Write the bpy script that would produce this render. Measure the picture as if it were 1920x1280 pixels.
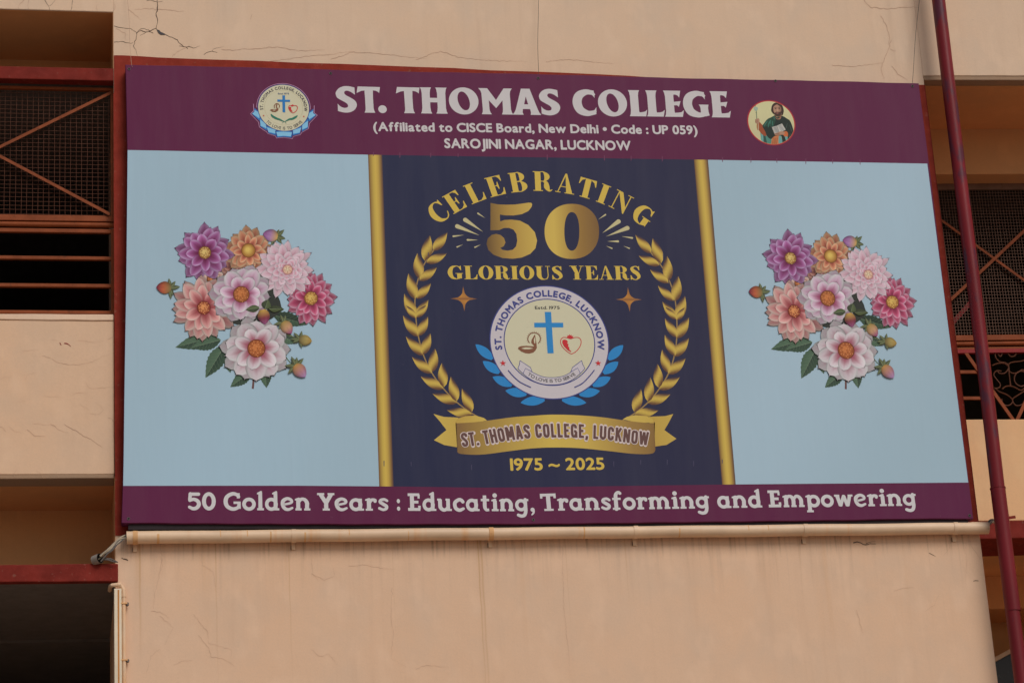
import bpy, bmesh, math, random
from mathutils import Vector, Matrix
from mathutils.geometry import tessellate_polygon
from mathutils.noise import noise as pnoise

for o in list(bpy.data.objects): bpy.data.objects.remove(o)
SC = bpy.context.scene
COL = SC.collection
RAD = math.radians

# ------------------------------------------------------------------ camera, sky, sun, exposure
FPX = 4915.735                                   # focal length in pixels of the 1920 wide photograph
WX = Vector((0.98473041, 0.00548646, 0.17399977))    # rows: world axes seen from the camera
WY = Vector((-0.16472646, 0.35268595, 0.92112856))
WZ = Vector((-0.05631354, -0.93572567, 0.34820434))
CAM = Vector((0.0, -17.2, 1.6))
cd = bpy.data.cameras.new("camera"); cam = bpy.data.objects.new("camera", cd); COL.objects.link(cam)
cd.sensor_width = 36.0; cd.lens = FPX * 36.0 / 1920.0; cd.clip_start = 0.1; cd.clip_end = 2000
cam.matrix_world = Matrix(((WX.x, -WX.y, -WX.z, CAM.x), (WY.x, -WY.y, -WY.z, CAM.y), (WZ.x, -WZ.y, -WZ.z, CAM.z), (0, 0, 0, 1)))
SC.camera = cam

SUN_EL, SUN_AZ = 42.0, 24.0                       # azimuth measured from -Y towards +X
world = bpy.data.worlds.new("World"); SC.world = world; world.use_nodes = True
wn = world.node_tree.nodes; wl = world.node_tree.links
sky = wn.new('ShaderNodeTexSky'); sky.sky_type = 'NISHITA'; sky.sun_disc = False
sky.sun_elevation = RAD(SUN_EL); sky.sun_rotation = RAD(180 - SUN_AZ)
sky.air_density = 1.0; sky.dust_density = 3.0; sky.ozone_density = 1.0
wl.new(sky.outputs[0], wn['Background'].inputs[0]); wn['Background'].inputs[1].default_value = 0.06
sd = bpy.data.lights.new("sun", 'SUN'); sun = bpy.data.objects.new("sun", sd); COL.objects.link(sun)
sd.energy = 1.5; sd.angle = RAD(30); sd.color = (1.0, 0.985, 0.97)
sdir = Vector((math.sin(RAD(SUN_AZ)) * math.cos(RAD(SUN_EL)), -math.cos(RAD(SUN_AZ)) * math.cos(RAD(SUN_EL)), math.sin(RAD(SUN_EL))))
sun.rotation_euler = sdir.to_track_quat('Z', 'Y').to_euler(); sun.location = (10, -30, 30)
SC.view_settings.view_transform = 'Standard'; SC.view_settings.look = 'None'
SC.view_settings.exposure = -0.04; SC.view_settings.gamma = 1.0
SC.view_settings.use_curve_mapping = False

# ------------------------------------------------------------------ measuring helpers
def ray(px, py):
    d = Vector((px - 960.0, py - 640.0, FPX))
    return Vector((WX.dot(d), WY.dot(d), WZ.dot(d)))
def P(px, py, Y=0.0):
    d = ray(px, py); return CAM + d * ((Y - CAM.y) / d.y)
def ZX(px, py, Y=0.0):
    p = P(px, py, Y); return (p.x, p.z)
def depth_at(px, py, z):
    d = ray(px, py); return (CAM + d * ((z - CAM.z) / d.z)).y
BAY = RAD(-3.0)                                   # the right-hand bay is turned slightly towards the viewer
BO = Vector((6.56, 0.0, 0.0)); BS = Vector((math.cos(BAY), math.sin(BAY), 0)); BN = Vector((-math.sin(BAY), math.cos(BAY), 0))
def PB(px, py, d=0.0):
    r = ray(px, py); q = CAM + r * ((d - BN.dot(CAM - BO)) / BN.dot(r)); return ((q - BO).dot(BS), q.z)
def BW(s, d, z): return BO + BS * s + BN * d + Vector((0, 0, z))
def bay_depth(px, py, z):
    r = ray(px, py); q = CAM + r * ((z - CAM.z) / r.z); return BN.dot(q - BO)

def lin(c): return c / 12.92 if c <= 0.04045 else ((c + 0.055) / 1.055) ** 2.4
KR, KG, KB = 0.66, 0.63, 0.60
def pc(r, g, b, a=1.0):
    """paint colour whose lit look matches the sRGB value seen in the photograph"""
    return (min(lin(r / 255) / KR, .88), min(lin(g / 255) / KG, .88), min(lin(b / 255) / KB, .88), 1.0)

# ------------------------------------------------------------------ materials
def new_mat(name):
    m = bpy.data.materials.new(name); m.use_nodes = True
    nt = m.node_tree; b = nt.nodes['Principled BSDF']; return m, nt, b
def node(nt, t, **kw):
    n = nt.nodes.new(t)
    for k, v in kw.items(): setattr(n, k, v)
    return n
def mix_col(nt, a, b, fac, mode='MIX'):
    n = node(nt, 'ShaderNodeMix', data_type='RGBA', blend_type=mode)
    for sock, v in ((n.inputs[0], fac), (n.inputs[6], a), (n.inputs[7], b)):
        if hasattr(v, 'links'): nt.links.new(v, sock)
        else: sock.default_value = v
    return n.outputs[2]
def noise_fac(nt, vec, scale, detail=4, lo=0.35, hi=0.65, rough=0.55, outlo=0.0, outhi=1.0):
    n = node(nt, 'ShaderNodeTexNoise'); n.inputs['Scale'].default_value = scale
    n.inputs['Detail'].default_value = detail; n.inputs['Roughness'].default_value = rough
    nt.links.new(vec, n.inputs['Vector'])
    r = node(nt, 'ShaderNodeMapRange'); r.inputs[1].default_value = lo; r.inputs[2].default_value = hi
    r.inputs[3].default_value = outlo; r.inputs[4].default_value = outhi
    nt.links.new(n.outputs[0], r.inputs[0]); return r.outputs[0]
def world_pos(nt, sc=(1, 1, 1), rot=(0, 0, 0)):
    g = node(nt, 'ShaderNodeNewGeometry'); mp = node(nt, 'ShaderNodeMapping'); mp.inputs['Scale'].default_value = sc
    mp.inputs['Rotation'].default_value = rot
    nt.links.new(g.outputs['Position'], mp.inputs[0]); return mp.outputs[0]
def add_bump(nt, b, h, strength=0.3, dist=0.01, prev=None):
    n = node(nt, 'ShaderNodeBump'); n.inputs['Strength'].default_value = strength; n.inputs['Distance'].default_value = dist
    nt.links.new(h, n.inputs['Height'])
    if prev: nt.links.new(prev, n.inputs['Normal'])
    nt.links.new(n.outputs[0], b.inputs['Normal']); return n.outputs[0]
def math_node(nt, op, a, b=None):
    n = node(nt, 'ShaderNodeMath', operation=op)
    for i, v in enumerate((a, b)):
        if v is None: continue
        if hasattr(v, 'links'): nt.links.new(v, n.inputs[i])
        else: n.inputs[i].default_value = v
    return n.outputs[0]

def plaster(name, base, warm=None, grey=None, streak_top=None, dirt=0.35, bump=0.35):
    m, nt, b = new_mat(name)
    c = base
    warm = warm or tuple(min(1, x * y) for x, y in zip(base, (1.02, .975, .93, 1)))
    grey = grey or tuple(x * y for x, y in zip(base, (.86, .93, 1.0, 1)))
    pos = world_pos(nt)
    c = mix_col(nt, base, warm, noise_fac(nt, pos, 0.9, 5))
    c = mix_col(nt, c, grey, noise_fac(nt, world_pos(nt, (1, 1, .8)), 2.1, 6, .47, .75, outhi=.75))
    c = mix_col(nt, c, tuple(x * .88 for x in base[:3]) + (1,), noise_fac(nt, pos, 75, 4, .40, .72, rough=.75, outhi=.5))
    c = mix_col(nt, c, tuple(min(.9, x * 1.07) for x in base[:3]) + (1,), noise_fac(nt, world_pos(nt, (1, 1, .6)), 5.5, 5, .52, .68, outhi=.6))
    # long faint runs left by rain
    st = noise_fac(nt, world_pos(nt, (1, 1, .045)), 16, 4, .5, .8, outhi=dirt)
    st = math_node(nt, 'MULTIPLY', st, noise_fac(nt, pos, 1.3, 3, .4, .7))
    c = mix_col(nt, c, tuple(x * y for x, y in zip(base, (.66, .58, .52, 1))), st)
    # specks
    c = mix_col(nt, c, tuple(x * .5 for x in base[:3]) + (1,), noise_fac(nt, pos, 55, 2, .74, .8, outhi=.55))
    if streak_top is not None:
        g = node(nt, 'ShaderNodeNewGeometry'); sx = node(nt, 'ShaderNodeSeparateXYZ'); nt.links.new(g.outputs['Position'], sx.inputs[0])
        for (ln, scl, lo, hi, colr, amt) in ((.16, 34, .52, .70, (.16, .10, .07, 1), .55), (.95, 8, .60, .78, (.62, .30, .09, 1), .32), (.5, 19, .55, .75, (.30, .20, .15, 1), .3)):
            r = node(nt, 'ShaderNodeMapRange'); r.inputs[1].default_value = streak_top - ln; r.inputs[2].default_value = streak_top
            nt.links.new(sx.outputs[2], r.inputs[0])
            below = math_node(nt, 'LESS_THAN', sx.outputs[2], streak_top)
            f = math_node(nt, 'MULTIPLY', r.outputs[0], noise_fac(nt, world_pos(nt, (1, 1, .03)), scl, 3, lo, hi, outhi=amt))
            f = math_node(nt, 'MULTIPLY', f, below)
            c = mix_col(nt, c, colr, f)
        for (rx, wid, ln, amt) in ((P(262, 1020).x, .012, .9, .5), (P(257, 1020).x, .03, .5, .25), (P(404, 1020).x, .006, 1.2, .35), (P(541, 1020).x, .007, 1.1, .35), (P(535, 1020).x, .02, .3, .25), (P(896, 1020).x, .007, 1.3, .55), (P(902, 1020).x, .009, 1.5, .4), (P(899, 1020).x, .03, 1.2, .18), (P(1060, 1020).x, .006, .8, .2), (P(1172, 1020).x, .008, .6, .25), (P(735, 1020).x, .005, .9, .2), (P(1497, 1020).x, .007, .5, .2)):
            wob = math_node(nt, 'MULTIPLY', noise_fac(nt, world_pos(nt, (0, 0, 1)), 2.5, 3, 0, 1, outlo=-.5, outhi=.5), .03)
            dx = math_node(nt, 'ABSOLUTE', math_node(nt, 'ADD', math_node(nt, 'SUBTRACT', sx.outputs[0], rx), wob))
            r1 = node(nt, 'ShaderNodeMapRange', interpolation_type='SMOOTHSTEP'); r1.inputs[1].default_value = wid; r1.inputs[2].default_value = 0.0; nt.links.new(dx, r1.inputs[0])
            r2 = node(nt, 'ShaderNodeMapRange'); r2.inputs[1].default_value = streak_top - ln; r2.inputs[2].default_value = streak_top; nt.links.new(sx.outputs[2], r2.inputs[0])
            f = math_node(nt, 'MULTIPLY', math_node(nt, 'MULTIPLY', r1.outputs[0], r2.outputs[0]), math_node(nt, 'MULTIPLY', below, amt))
            c = mix_col(nt, c, (.50, .26, .085, 1), f)
    nt.links.new(c, b.inputs['Base Color']); b.inputs['Roughness'].default_value = .88
    b.inputs['Specular IOR Level'].default_value = .25
    h1 = noise_fac(nt, pos, 60, 8, 0, 1, .7)
    n1 = add_bump(nt, b, h1, bump * .6, .003)
    add_bump(nt, b, noise_fac(nt, world_pos(nt, (1, 1, 1.2)), 3.0, 4, 0, 1, .5), .22, .02, n1)
    return m
def painted(name, base, rough=.45, wear=None, wear_amt=.5, var=.82, bump=.15, stretch=(1, 1, 1), scale=9, metallic=0, wlo=.62):
    m, nt, b = new_mat(name); pos = world_pos(nt, stretch)
    dark = tuple(x * var for x in base[:3]) + (1,)
    c = mix_col(nt, base, dark, noise_fac(nt, pos, scale, 6, .3, .7))
    if wear: c = mix_col(nt, c, wear, noise_fac(nt, pos, scale * 3.3, 6, wlo, wlo + .08, outhi=wear_amt))
    nt.links.new(c, b.inputs['Base Color'])
    rr = noise_fac(nt, pos, scale * 2, 4, 0, 1, outlo=rough - .10, outhi=rough + .18); nt.links.new(rr, b.inputs['Roughness']); b.inputs['Specular IOR Level'].default_value = .22
    b.inputs['Metallic'].default_value = metallic
    add_bump(nt, b, noise_fac(nt, pos, 45, 5, 0, 1), bump, .004); return m

M = {}
M['cream'] = plaster('cream_plaster', pc(193, 164, 137))
M['cream_low'] = plaster('cream_plaster_streaked', pc(194, 160, 131), streak_top=P(1000, 1008).z)
M['cream_left'] = plaster('cream_plaster_parapet', pc(193, 159, 129), dirt=.2)
M['cream_right'] = plaster('cream_plaster_right_parapet', pc(200, 158, 116), dirt=.15)
M['cream_rim'] = plaster('worn_pale_plaster', pc(201, 169, 142), bump=.5)
M['ochre'] = plaster('orange_ochre_plaster', (.72, .36, .15, 1), dirt=.15)
M['ochre_dark'] = plaster('brown_soffit_plaster', (.78, .36, .14, 1), dirt=.1)
M['bare'] = plaster('bare_cement_edge', (.40, .26, .165, 1), bump=.8)
M['red'] = painted('brick_red_wall_paint', pc(130, 42, 27), .75, (.36, .2, .13, 1), .3, var=.7, bump=.4)
M['red_band'] = painted('dark_red_beam_paint', pc(112, 33, 23), .75, (.30, .17, .12, 1), .35, var=.66, bump=.5)
M['pipe_red'] = painted('maroon_pipe_paint', pc(112, 30, 34), .36, (.07, .03, .05, 1), .7, var=.55, bump=.2, stretch=(1, 1, .3), scale=3.2, wlo=.54)
M['grille'] = painted('orange_brown_grille_paint', pc(124, 60, 28), .6, (.07, .03, .015, 1), .5, var=.7)
M['grille_dark'] = painted('rusty_brown_wire', pc(84, 46, 28), .6, (.05, .03, .02, 1), .4, var=.7)
M['grille_far'] = painted('dull_brown_wire', pc(112, 84, 68), .6, (.05, .03, .02, 1), .4, var=.75)
M['red_metal'] = painted('red_rail_paint', pc(125, 24, 24), .45)
M['inside'] = painted('dim_interior_wall', (.055, .042, .035, 1), .9)  # room shade put into the colour: near-black keeps leaking light down
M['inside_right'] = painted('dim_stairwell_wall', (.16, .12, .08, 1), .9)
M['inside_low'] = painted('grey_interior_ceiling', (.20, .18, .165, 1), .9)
M['frame_gap_shade'] = painted('dark_frame_and_gap_shade', (.03, .02, .022, 1), .6)
M['glass_dark'] = painted('dark_window_pane', (.015, .013, .012, 1), .2)
M['cable'] = painted('pale_grey_cable', pc(158, 142, 120), .55, (.2, .15, .1, 1), .5)
M['cable_dark'] = painted('dark_grey_cable', pc(92, 84, 78), .55)
M['wire'] = painted('thin_dark_wire', (.09, .07, .06, 1), .6)
M['crack'] = painted('plaster_crack', (.13, .085, .06, 1), .95)
M['crack_soft'] = painted('hairline_crack', tuple(x * .87 for x in pc(186, 150, 124)[:3]) + (1,), .95)
M['hole'] = painted('exposed_cement', (.11, .10, .10, 1), .95)
M['rust'] = painted('rust_stain', pc(176, 112, 52), .7, (.2, .09, .03, 1), .5)
M['steel'] = painted('grey_pvc_end', pc(134, 124, 112), .5)
M['rust_soft'] = painted('faded_rust_ring', pc(196, 148, 100), .7, pc(150, 90, 50), .6)

def pvc(name, base, rust_scale):
    m, nt, b = new_mat(name); pos = world_pos(nt)
    c = mix_col(nt, base, tuple(x * .86 for x in base[:3]) + (1,), noise_fac(nt, pos, 5, 5))
    bands = noise_fac(nt, world_pos(nt, rust_scale), 6, 4, .57, .68, outhi=.75)
    bands = math_node(nt, 'MULTIPLY', bands, noise_fac(nt, pos, 3, 3, .40, .62))
    c = mix_col(nt, c, pc(190, 128, 66), bands)
    nt.links.new(c, b.inputs['Base Color']); b.inputs['Roughness'].default_value = .5
    add_bump(nt, b, noise_fac(nt, pos, 30, 4, 0, 1), .15, .004); return m
M['pvc'] = pvc('cream_pvc_conduit', pc(198, 165, 132), (1.1, .02, .02))
M['pvc_v'] = pvc('rust_streaked_trunking', pc(212, 182, 154), (2.6, .02, .05))

def print_mat(name, attr=True, ramp=None):
    """ink on vinyl: the colour comes from the printed artwork, weathering from noise"""
    m, nt, b = new_mat(name)
    if attr:
        a = node(nt, 'ShaderNodeVertexColor', layer_name='ink'); c = a.outputs[0]
    else:
        x0, x1, stops = ramp
        g = node(nt, 'ShaderNodeNewGeometry'); sx = node(nt, 'ShaderNodeSeparateXYZ'); nt.links.new(g.outputs['Position'], sx.inputs[0])
        r = node(nt, 'ShaderNodeMapRange'); r.inputs[1].default_value = x0; r.inputs[2].default_value = x1; nt.links.new(sx.outputs[0], r.inputs[0])
        cr = node(nt, 'ShaderNodeValToRGB'); els = cr.color_ramp.elements
        els[0].position, els[0].color = stops[0]; els[1].position, els[1].color = stops[-1]
        for p_, c_ in stops[1:-1]:
            e = els.new(p_); e.color = c_
        nt.links.new(r.outputs[0], cr.inputs[0]); c = cr.outputs[0]
    dust = noise_fac(nt, world_pos(nt, (1, 1, .12)), 9, 6, .42, .8, outhi=.028)
    c = mix_col(nt, c, (.42, .38, .36, 1), dust)
    c = mix_col(nt, c, (.42, .34, .32, 1), noise_fac(nt, world_pos(nt), 26, 3, .74, .80, outhi=.14))
    nt.links.new(c, b.inputs['Base Color']); b.inputs['Roughness'].default_value = .55
    b.inputs['Specular IOR Level'].default_value = .16
    n1 = add_bump(nt, b, noise_fac(nt, world_pos(nt, (1.6, 1, .35)), 2.2, 3, 0, 1), .34, .02)
    add_bump(nt, b, noise_fac(nt, world_pos(nt, (1, 1, .05)), 40, 3, 0, 1), .12, .003, n1)
    return m
M['print'] = print_mat('banner_print')
_x0, _x1 = P(912, 440, -.1).x, P(1124, 440, -.1).x
M['gold50'] = print_mat('gold_gradient_print', False, (_x0, _x1, [(0, pc(98, 72, 40)), (.2, pc(158, 124, 58)), (.45, pc(184, 154, 72)), (.6, pc(188, 158, 74)), (.8, pc(140, 106, 52)), (1, pc(110, 80, 44))]))

# ------------------------------------------------------------------ object helpers
def mesh_obj(name, verts, faces, mat, parent=None, smooth=False, origin=None):
    off = Vector(origin) if origin is not None else (parent_loc(parent) if parent else Vector((0, 0, 0)))
    me = bpy.data.meshes.new(name); me.from_pydata([tuple(Vector(v) - off) for v in verts], [], faces); me.update()
    if mat: me.materials.append(mat)
    if smooth:
        for p_ in me.polygons: p_.use_smooth = True
    o = bpy.data.objects.new(name, me); COL.objects.link(o)
    if parent: o.parent = parent
    elif origin is not None: o.location = off
    return o
def parent_loc(o):
    v = Vector((0, 0, 0))
    while o: v += o.location; o = o.parent
    return v
def thing(name, label, cat, loc, group=None):
    o = bpy.data.objects.new(name, None); COL.objects.link(o); o.location = loc; o.empty_display_size = .1
    o['label'] = label; o['category'] = cat
    if group: o['group'] = group
    return o
def tag(o, label, cat, group=None):
    o['label'] = label; o['category'] = cat
    if group: o['group'] = group
    return o
class MB:
    def __init__(s): s.v = []; s.f = []
    def box(s, x0, x1, y0, y1, z0, z1):
        n = len(s.v); s.v += [Vector(q) for q in ((x0, y0, z0), (x1, y0, z0), (x1, y1, z0), (x0, y1, z0), (x0, y0, z1), (x1, y0, z1), (x1, y1, z1), (x0, y1, z1))]
        s.f += [tuple(n + i for i in q) for q in ((0, 3, 2, 1), (4, 5, 6, 7), (0, 1, 5, 4), (1, 2, 6, 5), (2, 3, 7, 6), (3, 0, 4, 7))]; return s
    def bay(s, s0, s1, d0, d1, z0, z1):
        k = len(s.v); s.box(s0, s1, d0, d1, z0, z1)
        for i in range(k, len(s.v)): s.v[i] = BW(*s.v[i]) if False else BO + BS * s.v[i].x + BN * s.v[i].y + Vector((0, 0, s.v[i].z))
        return s
    def bar(s, a, b, w, dep=None, nrm=Vector((0, 1, 0))):
        a, b = Vector(a), Vector(b); dep = dep or w; t = (b - a).normalized(); u = t.cross(nrm).normalized() * w / 2; n_ = nrm.normalized() * dep / 2
        k = len(s.v); s.v += [a - u - n_, a + u - n_, a + u + n_, a - u + n_, b - u - n_, b + u - n_, b + u + n_, b - u + n_]
        s.f += [tuple(k + i for i in q) for q in ((0, 3, 2, 1), (4, 5, 6, 7), (0, 1, 5, 4), (1, 2, 6, 5), (2, 3, 7, 6), (3, 0, 4, 7))]; return s
    def tube(s, pts, r, n=12, cap=True):
        pts = [Vector(p_) for p_ in pts]; rings = []; up = None
        for i, p_ in enumerate(pts):
            t = (pts[min(i + 1, len(pts) - 1)] - pts[max(i - 1, 0)]).normalized()
            if up is None: up = t.orthogonal().normalized()
            up = (up - t * up.dot(t)).normalized(); w = t.cross(up); rr = r[i] if isinstance(r, (list, tuple)) else r
            k = len(s.v)
            for j in range(n):
                a = 2 * math.pi * j / n; s.v.append(p_ + (up * math.cos(a) + w * math.sin(a)) * rr)
            rings.append(k)
        for i in range(len(rings) - 1):
            for j in range(n):
                a, b = rings[i] + j, rings[i] + (j + 1) % n; s.f.append((a, b, rings[i + 1] + (j + 1) % n, rings[i + 1] + j))
        if cap:
            s.f.append(tuple(rings[0] + j for j in reversed(range(n)))); s.f.append(tuple(rings[-1] + j for j in range(n)))
        return s
    def build(s, name, mat, parent=None, smooth=False, bevel=0, origin=None):
        o = mesh_obj(name, s.v, s.f, mat, parent, smooth, origin)
        if bevel:
            md = o.modifiers.new('bevel', 'BEVEL'); md.width = bevel; md.segments = 2; md.limit_method = 'ANGLE'
        if smooth:
            try:
                for p_ in o.data.polygons: p_.use_smooth = True
                md = o.modifiers.new('es', 'EDGE_SPLIT'); md.split_angle = RAD(40)
            except Exception: pass
        return o
def slab(name, mat, parent, fn, s0, s1, d0, d1, z0, z1, step=.14, amp=.004, ampz=None, seed=0.0):
    """hand-plastered block: a box cut along its length whose edges wander a little"""
    ampz = amp if ampz is None else ampz
    n = max(2, int((s1 - s0) / step)); v = []; f = []
    for i in range(n + 1):
        s = s0 + (s1 - s0) * i / n
        def j(k): return pnoise(Vector((s * 1.9, k * 7.3 + seed, seed))) + .5 * pnoise(Vector((s * 6.1, k * 3.3, seed + 4)))
        for k, (d, z) in enumerate(((d0, z0), (d1, z0), (d1, z1), (d0, z1))):
            v.append(fn(s, d + (amp * .25 * j(k + 9) if k in (0, 3) else 0), z + (ampz * j(k) if k in (0, 3) else 0)))
    for i in range(n):
        a = i * 4
        for k in range(4): f.append((a + k, a + (k + 1) % 4, a + 4 + (k + 1) % 4, a + 4 + k))
    f.append((0, 3, 2, 1)); e = n * 4; f.append((e, e + 1, e + 2, e + 3))
    o = mesh_obj(name, v, f, mat, parent)
    md = o.modifiers.new('bevel', 'BEVEL'); md.width = .006; md.segments = 2; md.limit_method = 'ANGLE'; md.angle_limit = RAD(50)
    return o
WF = lambda s, d, z: Vector((s, d, z))

# ------------------------------------------------------------------ ground
g = mesh_obj('ground', [(-400, -400, 0), (400, -400, 0), (400, 400, 0), (-400, 400, 0)], [(0, 1, 2, 3)], plaster('paved_yard', (.34, .27, .21, 1)))
g['kind'] = 'structure'

# ------------------------------------------------------------------ the building
XL, XR = .450, 6.560
bld = thing('school_building', 'cream plastered building facade with red painted bands and recessed bays behind the banner', 'building', (3.5, 0, 0))
z_top = 14.0
zL = P(106, 20).z                                    # underside of the upper floor, left bay
zRed = P(213, 103).z                                 # upper end of the red paint
zc = P(217, 1004).z                                  # lower end of the red paint
zB = PB(1830, 149)[1]                                # underside of the upper floor, right bay
bw = MB().box(XL, XR, 0, 1.6, 0, zc).build('lower_wall', M['cream_low'], bld)
MB().box(XL, XR, 0, 1.6, zc, P(300, 120).z).build('panel_wall', M['cream'], bld)
MB().box(XL, XR, 0, 1.6, P(300, 120).z, z_top).build('upper_wall', M['cream'], bld)
# red paint round the banner: a coat with a wandering hand-cut upper edge
top_px = [(213.6, 104), (232, 104), (262, 106), (295, 108), (345, 110), (400, 112), (480, 114.5), (560, 118), (640, 120), (700, 122.5), (780, 126), (850, 128), (920, 132), (1000, 134.5), (1060, 137), (1120, 139.5), (1180, 142.5), (1240, 147)]
v = []; f = []
for i, (px, py) in enumerate(top_px):
    a = P(px, py + .6 * pnoise(Vector((px * .07, 0, 0))), -.004); b_ = P(px, 175, -.004); v += [a, b_]
for i in range(len(top_px) - 1): f.append((2 * i, 2 * i + 1, 2 * i + 3, 2 * i + 2))
mesh_obj('red_border', v, f, M['red'], bld)
ev = lambda z: .006 * pnoise(Vector((0, z * 3, 1))) + .003 * pnoise(Vector((2, z * 11, 1)))
v = []; f = []; n = 40; za, zb = zc, P(213, 175).z
for i in range(n + 1):
    z = za + (zb - za) * i / n; v += [Vector((XL - .002 + ev(z) * .4, -.0045, z)), Vector((.75, -.0045, z))]
for i in range(n): f.append((2 * i, 2 * i + 1, 2 * i + 3, 2 * i + 2))
mesh_obj('red_border', v, f, M['red'], bld)
zr0 = P(1841, 985).z; zr1 = P(1734, 160).z; v = []
for i in range(n + 1):
    z = zr0 + (zr1 - zr0) * i / n; v += [Vector((6.3, -.0045, z)), Vector((XR + .002 + ev(z + 5) * .3, -.0045, z))]
mesh_obj('red_border', v, list(f), M['red'], bld)
MB().box(XR, XR + .004, -.0045, .9, zr0, zr1).build('red_border', M['red'], bld)

# left bay ------------------------------------------------------------
LX0 = -5.0
slab('upper_floor_wall', M['cream'], bld, WF, LX0, XL, 0, 1.6, zL, z_top, seed=1)
zl1, zl0 = P(106, 126).z, P(106, 149.5, .0).z       # red lintel over the upper window
zp1, zp0 = P(106, 589, .02).z, P(106, 896, .02).z    # parapet
MB().box(LX0, XL, .80, .95, zl0 + .125, zL).build('recess_wall', M['ochre'], bld)
MB().box(LX0, XL, .012, .80, zL - .003, zL - .0005).build('soffit', M['ochre_dark'], bld)
MB().box(XL - .004, XL - .0005, .004, .8, zl1, zL).build('side_wall', M['ochre'], bld)
slab('window_lintel', M['red_band'], bld, WF, LX0, XL, .0, .085, zl0, zl1, amp=.004, seed=2)
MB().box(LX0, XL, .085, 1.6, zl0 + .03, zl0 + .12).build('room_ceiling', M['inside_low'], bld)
slab('balcony_parapet', M['cream_left'], bld, WF, LX0, XL - .004, .02, .17, zp0 + .028, zp1 - .045, seed=3)
slab('parapet_rim', M['cream_rim'], bld, WF, LX0, XL - .006, .012, .18, zp1 - .045, zp1, amp=.008, seed=3.5)
slab('slab_edge', M['bare'], bld, WF, LX0, XL - .004, .023, .20, zp0 - .002, zp0 + .028, amp=.004, seed=4)
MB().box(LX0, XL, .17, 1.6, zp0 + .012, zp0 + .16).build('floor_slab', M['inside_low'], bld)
MB().box(LX0, XL, .20, .78, zp0 + .004, zp0 + .0115).build('soffit', M['ochre_dark'], bld)
zq1, zq0 = P(106, 1057, -.03).z, P(106, 1090, -.03).z
MB().box(LX0, XL, .78, .95, zq0 + .05, zp0 + .012).build('recess_wall', M['ochre'], bld)
MB().box(XL - .004, XL - .0005, .004, .78, zq1, zp0).build('side_wall', M['ochre'], bld)
slab('ledge_beam', M['red_band'], bld, WF, LX0, P(221.5, 1072, -.03).x, -.03, .03, zq0, zq1, amp=.004, seed=5)
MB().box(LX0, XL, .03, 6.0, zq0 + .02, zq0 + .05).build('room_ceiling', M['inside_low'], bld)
# rooms behind the openings
def room(name, x0, x1, y0, y1, z0, z1, mat, ceil=None):
    t = .1
    MB().box(x0, x1, y1, y1 + t, z0, z1).build(name, mat, bld)
    MB().box(x0, x1, y0, y1, z0 - t, z0).build(name, mat, bld)
    MB().box(x0, x1, y0, y1, z1, z1 + t).build(name, ceil or mat, bld)
    MB().box(x0 - t, x0, y0, y1, z0, z1).build(name, mat, bld); MB().box(x1, x1 + t, y0, y1, z0, z1).build(name, mat, bld)
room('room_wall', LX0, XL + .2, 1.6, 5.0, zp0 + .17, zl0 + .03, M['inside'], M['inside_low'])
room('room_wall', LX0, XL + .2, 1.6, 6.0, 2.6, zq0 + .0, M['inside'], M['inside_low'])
MB().box(LX0, -1.2, .05, 1.6, 0, zq0).build('lower_wall', M['cream_left'], bld)
MB().box(LX0, XL - .002, .08, .2, 0, 3.2).build('lower_wall', M['cream_left'], bld)
MB().box(LX0, -1.23, .045, 1.2, zp1, zl0).build('window_pier', M['red'], bld)

# right bay -----------------------------------------------------------
RS = 5.0
dS = bay_depth(1830, 240, zB)
zb1, zb0 = zB, PB(1830, 326.5, dS)[1]
dG = bay_depth(1830, 345, zb0)
slab('upper_floor_wall', M['cream'], bld, BW, .0, RS, .0, 2.2, zB + .03, z_top, seed=11)
slab('slab_edge', M['bare'], bld, BW, .004, RS, .006, .3, zB - .004, zB + .03, amp=.005, seed=12)
MB().bay(.004, RS, .10, dS, zB - .012, zB - .005).build('soffit', M['ochre_dark'], bld)
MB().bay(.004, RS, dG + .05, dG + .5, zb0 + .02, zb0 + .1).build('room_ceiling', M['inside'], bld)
slab('window_lintel', M['ochre'], bld, BW, .004, RS, dS, dG + .05, zb0, zB - .004, amp=.003, seed=13)
zg1 = PB(1830, 346, dG)[1]; zg0 = PB(1830, 655, dG)[1]
zw1 = PB(1860, 786, dS)[1]; zw0 = PB(1880, 976, dS)[1]
slab('balcony_parapet', M['cream_right'], bld, BW, .0, RS, dS, dS + .14, zw0, zw1, amp=.006, seed=14)
zk1 = PB(1880, 976.5, dS - .04)[1]; zk0 = PB(1880, 1009, dS - .04)[1]
slab('ledge_beam', M['red_band'], bld, BW, .0, RS, dS - .04, dS + .45, zk0, zk1, amp=.004, seed=15)
zm = PB(1890, 1063, dS + .5)[1]
MB().bay(.0, RS, dS + .45, dS + 1.6, zk0 + .03, zk0 + .2).build('soffit', M['ochre_dark'], bld)
MB().bay(.0, RS, dS + 1.6, dS + 1.75, 0, zk0 + .03).build('stairwell_wall', M['ochre'], bld)
slab('stairwell_beam', M['ochre_dark'], bld, BW, .0, RS, dS + 1.15, dS + 1.6, PB(1890, 1140, dS + 1.15)[1], PB(1890, 1064, dS + 1.15)[1], amp=.003, seed=16)
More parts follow.
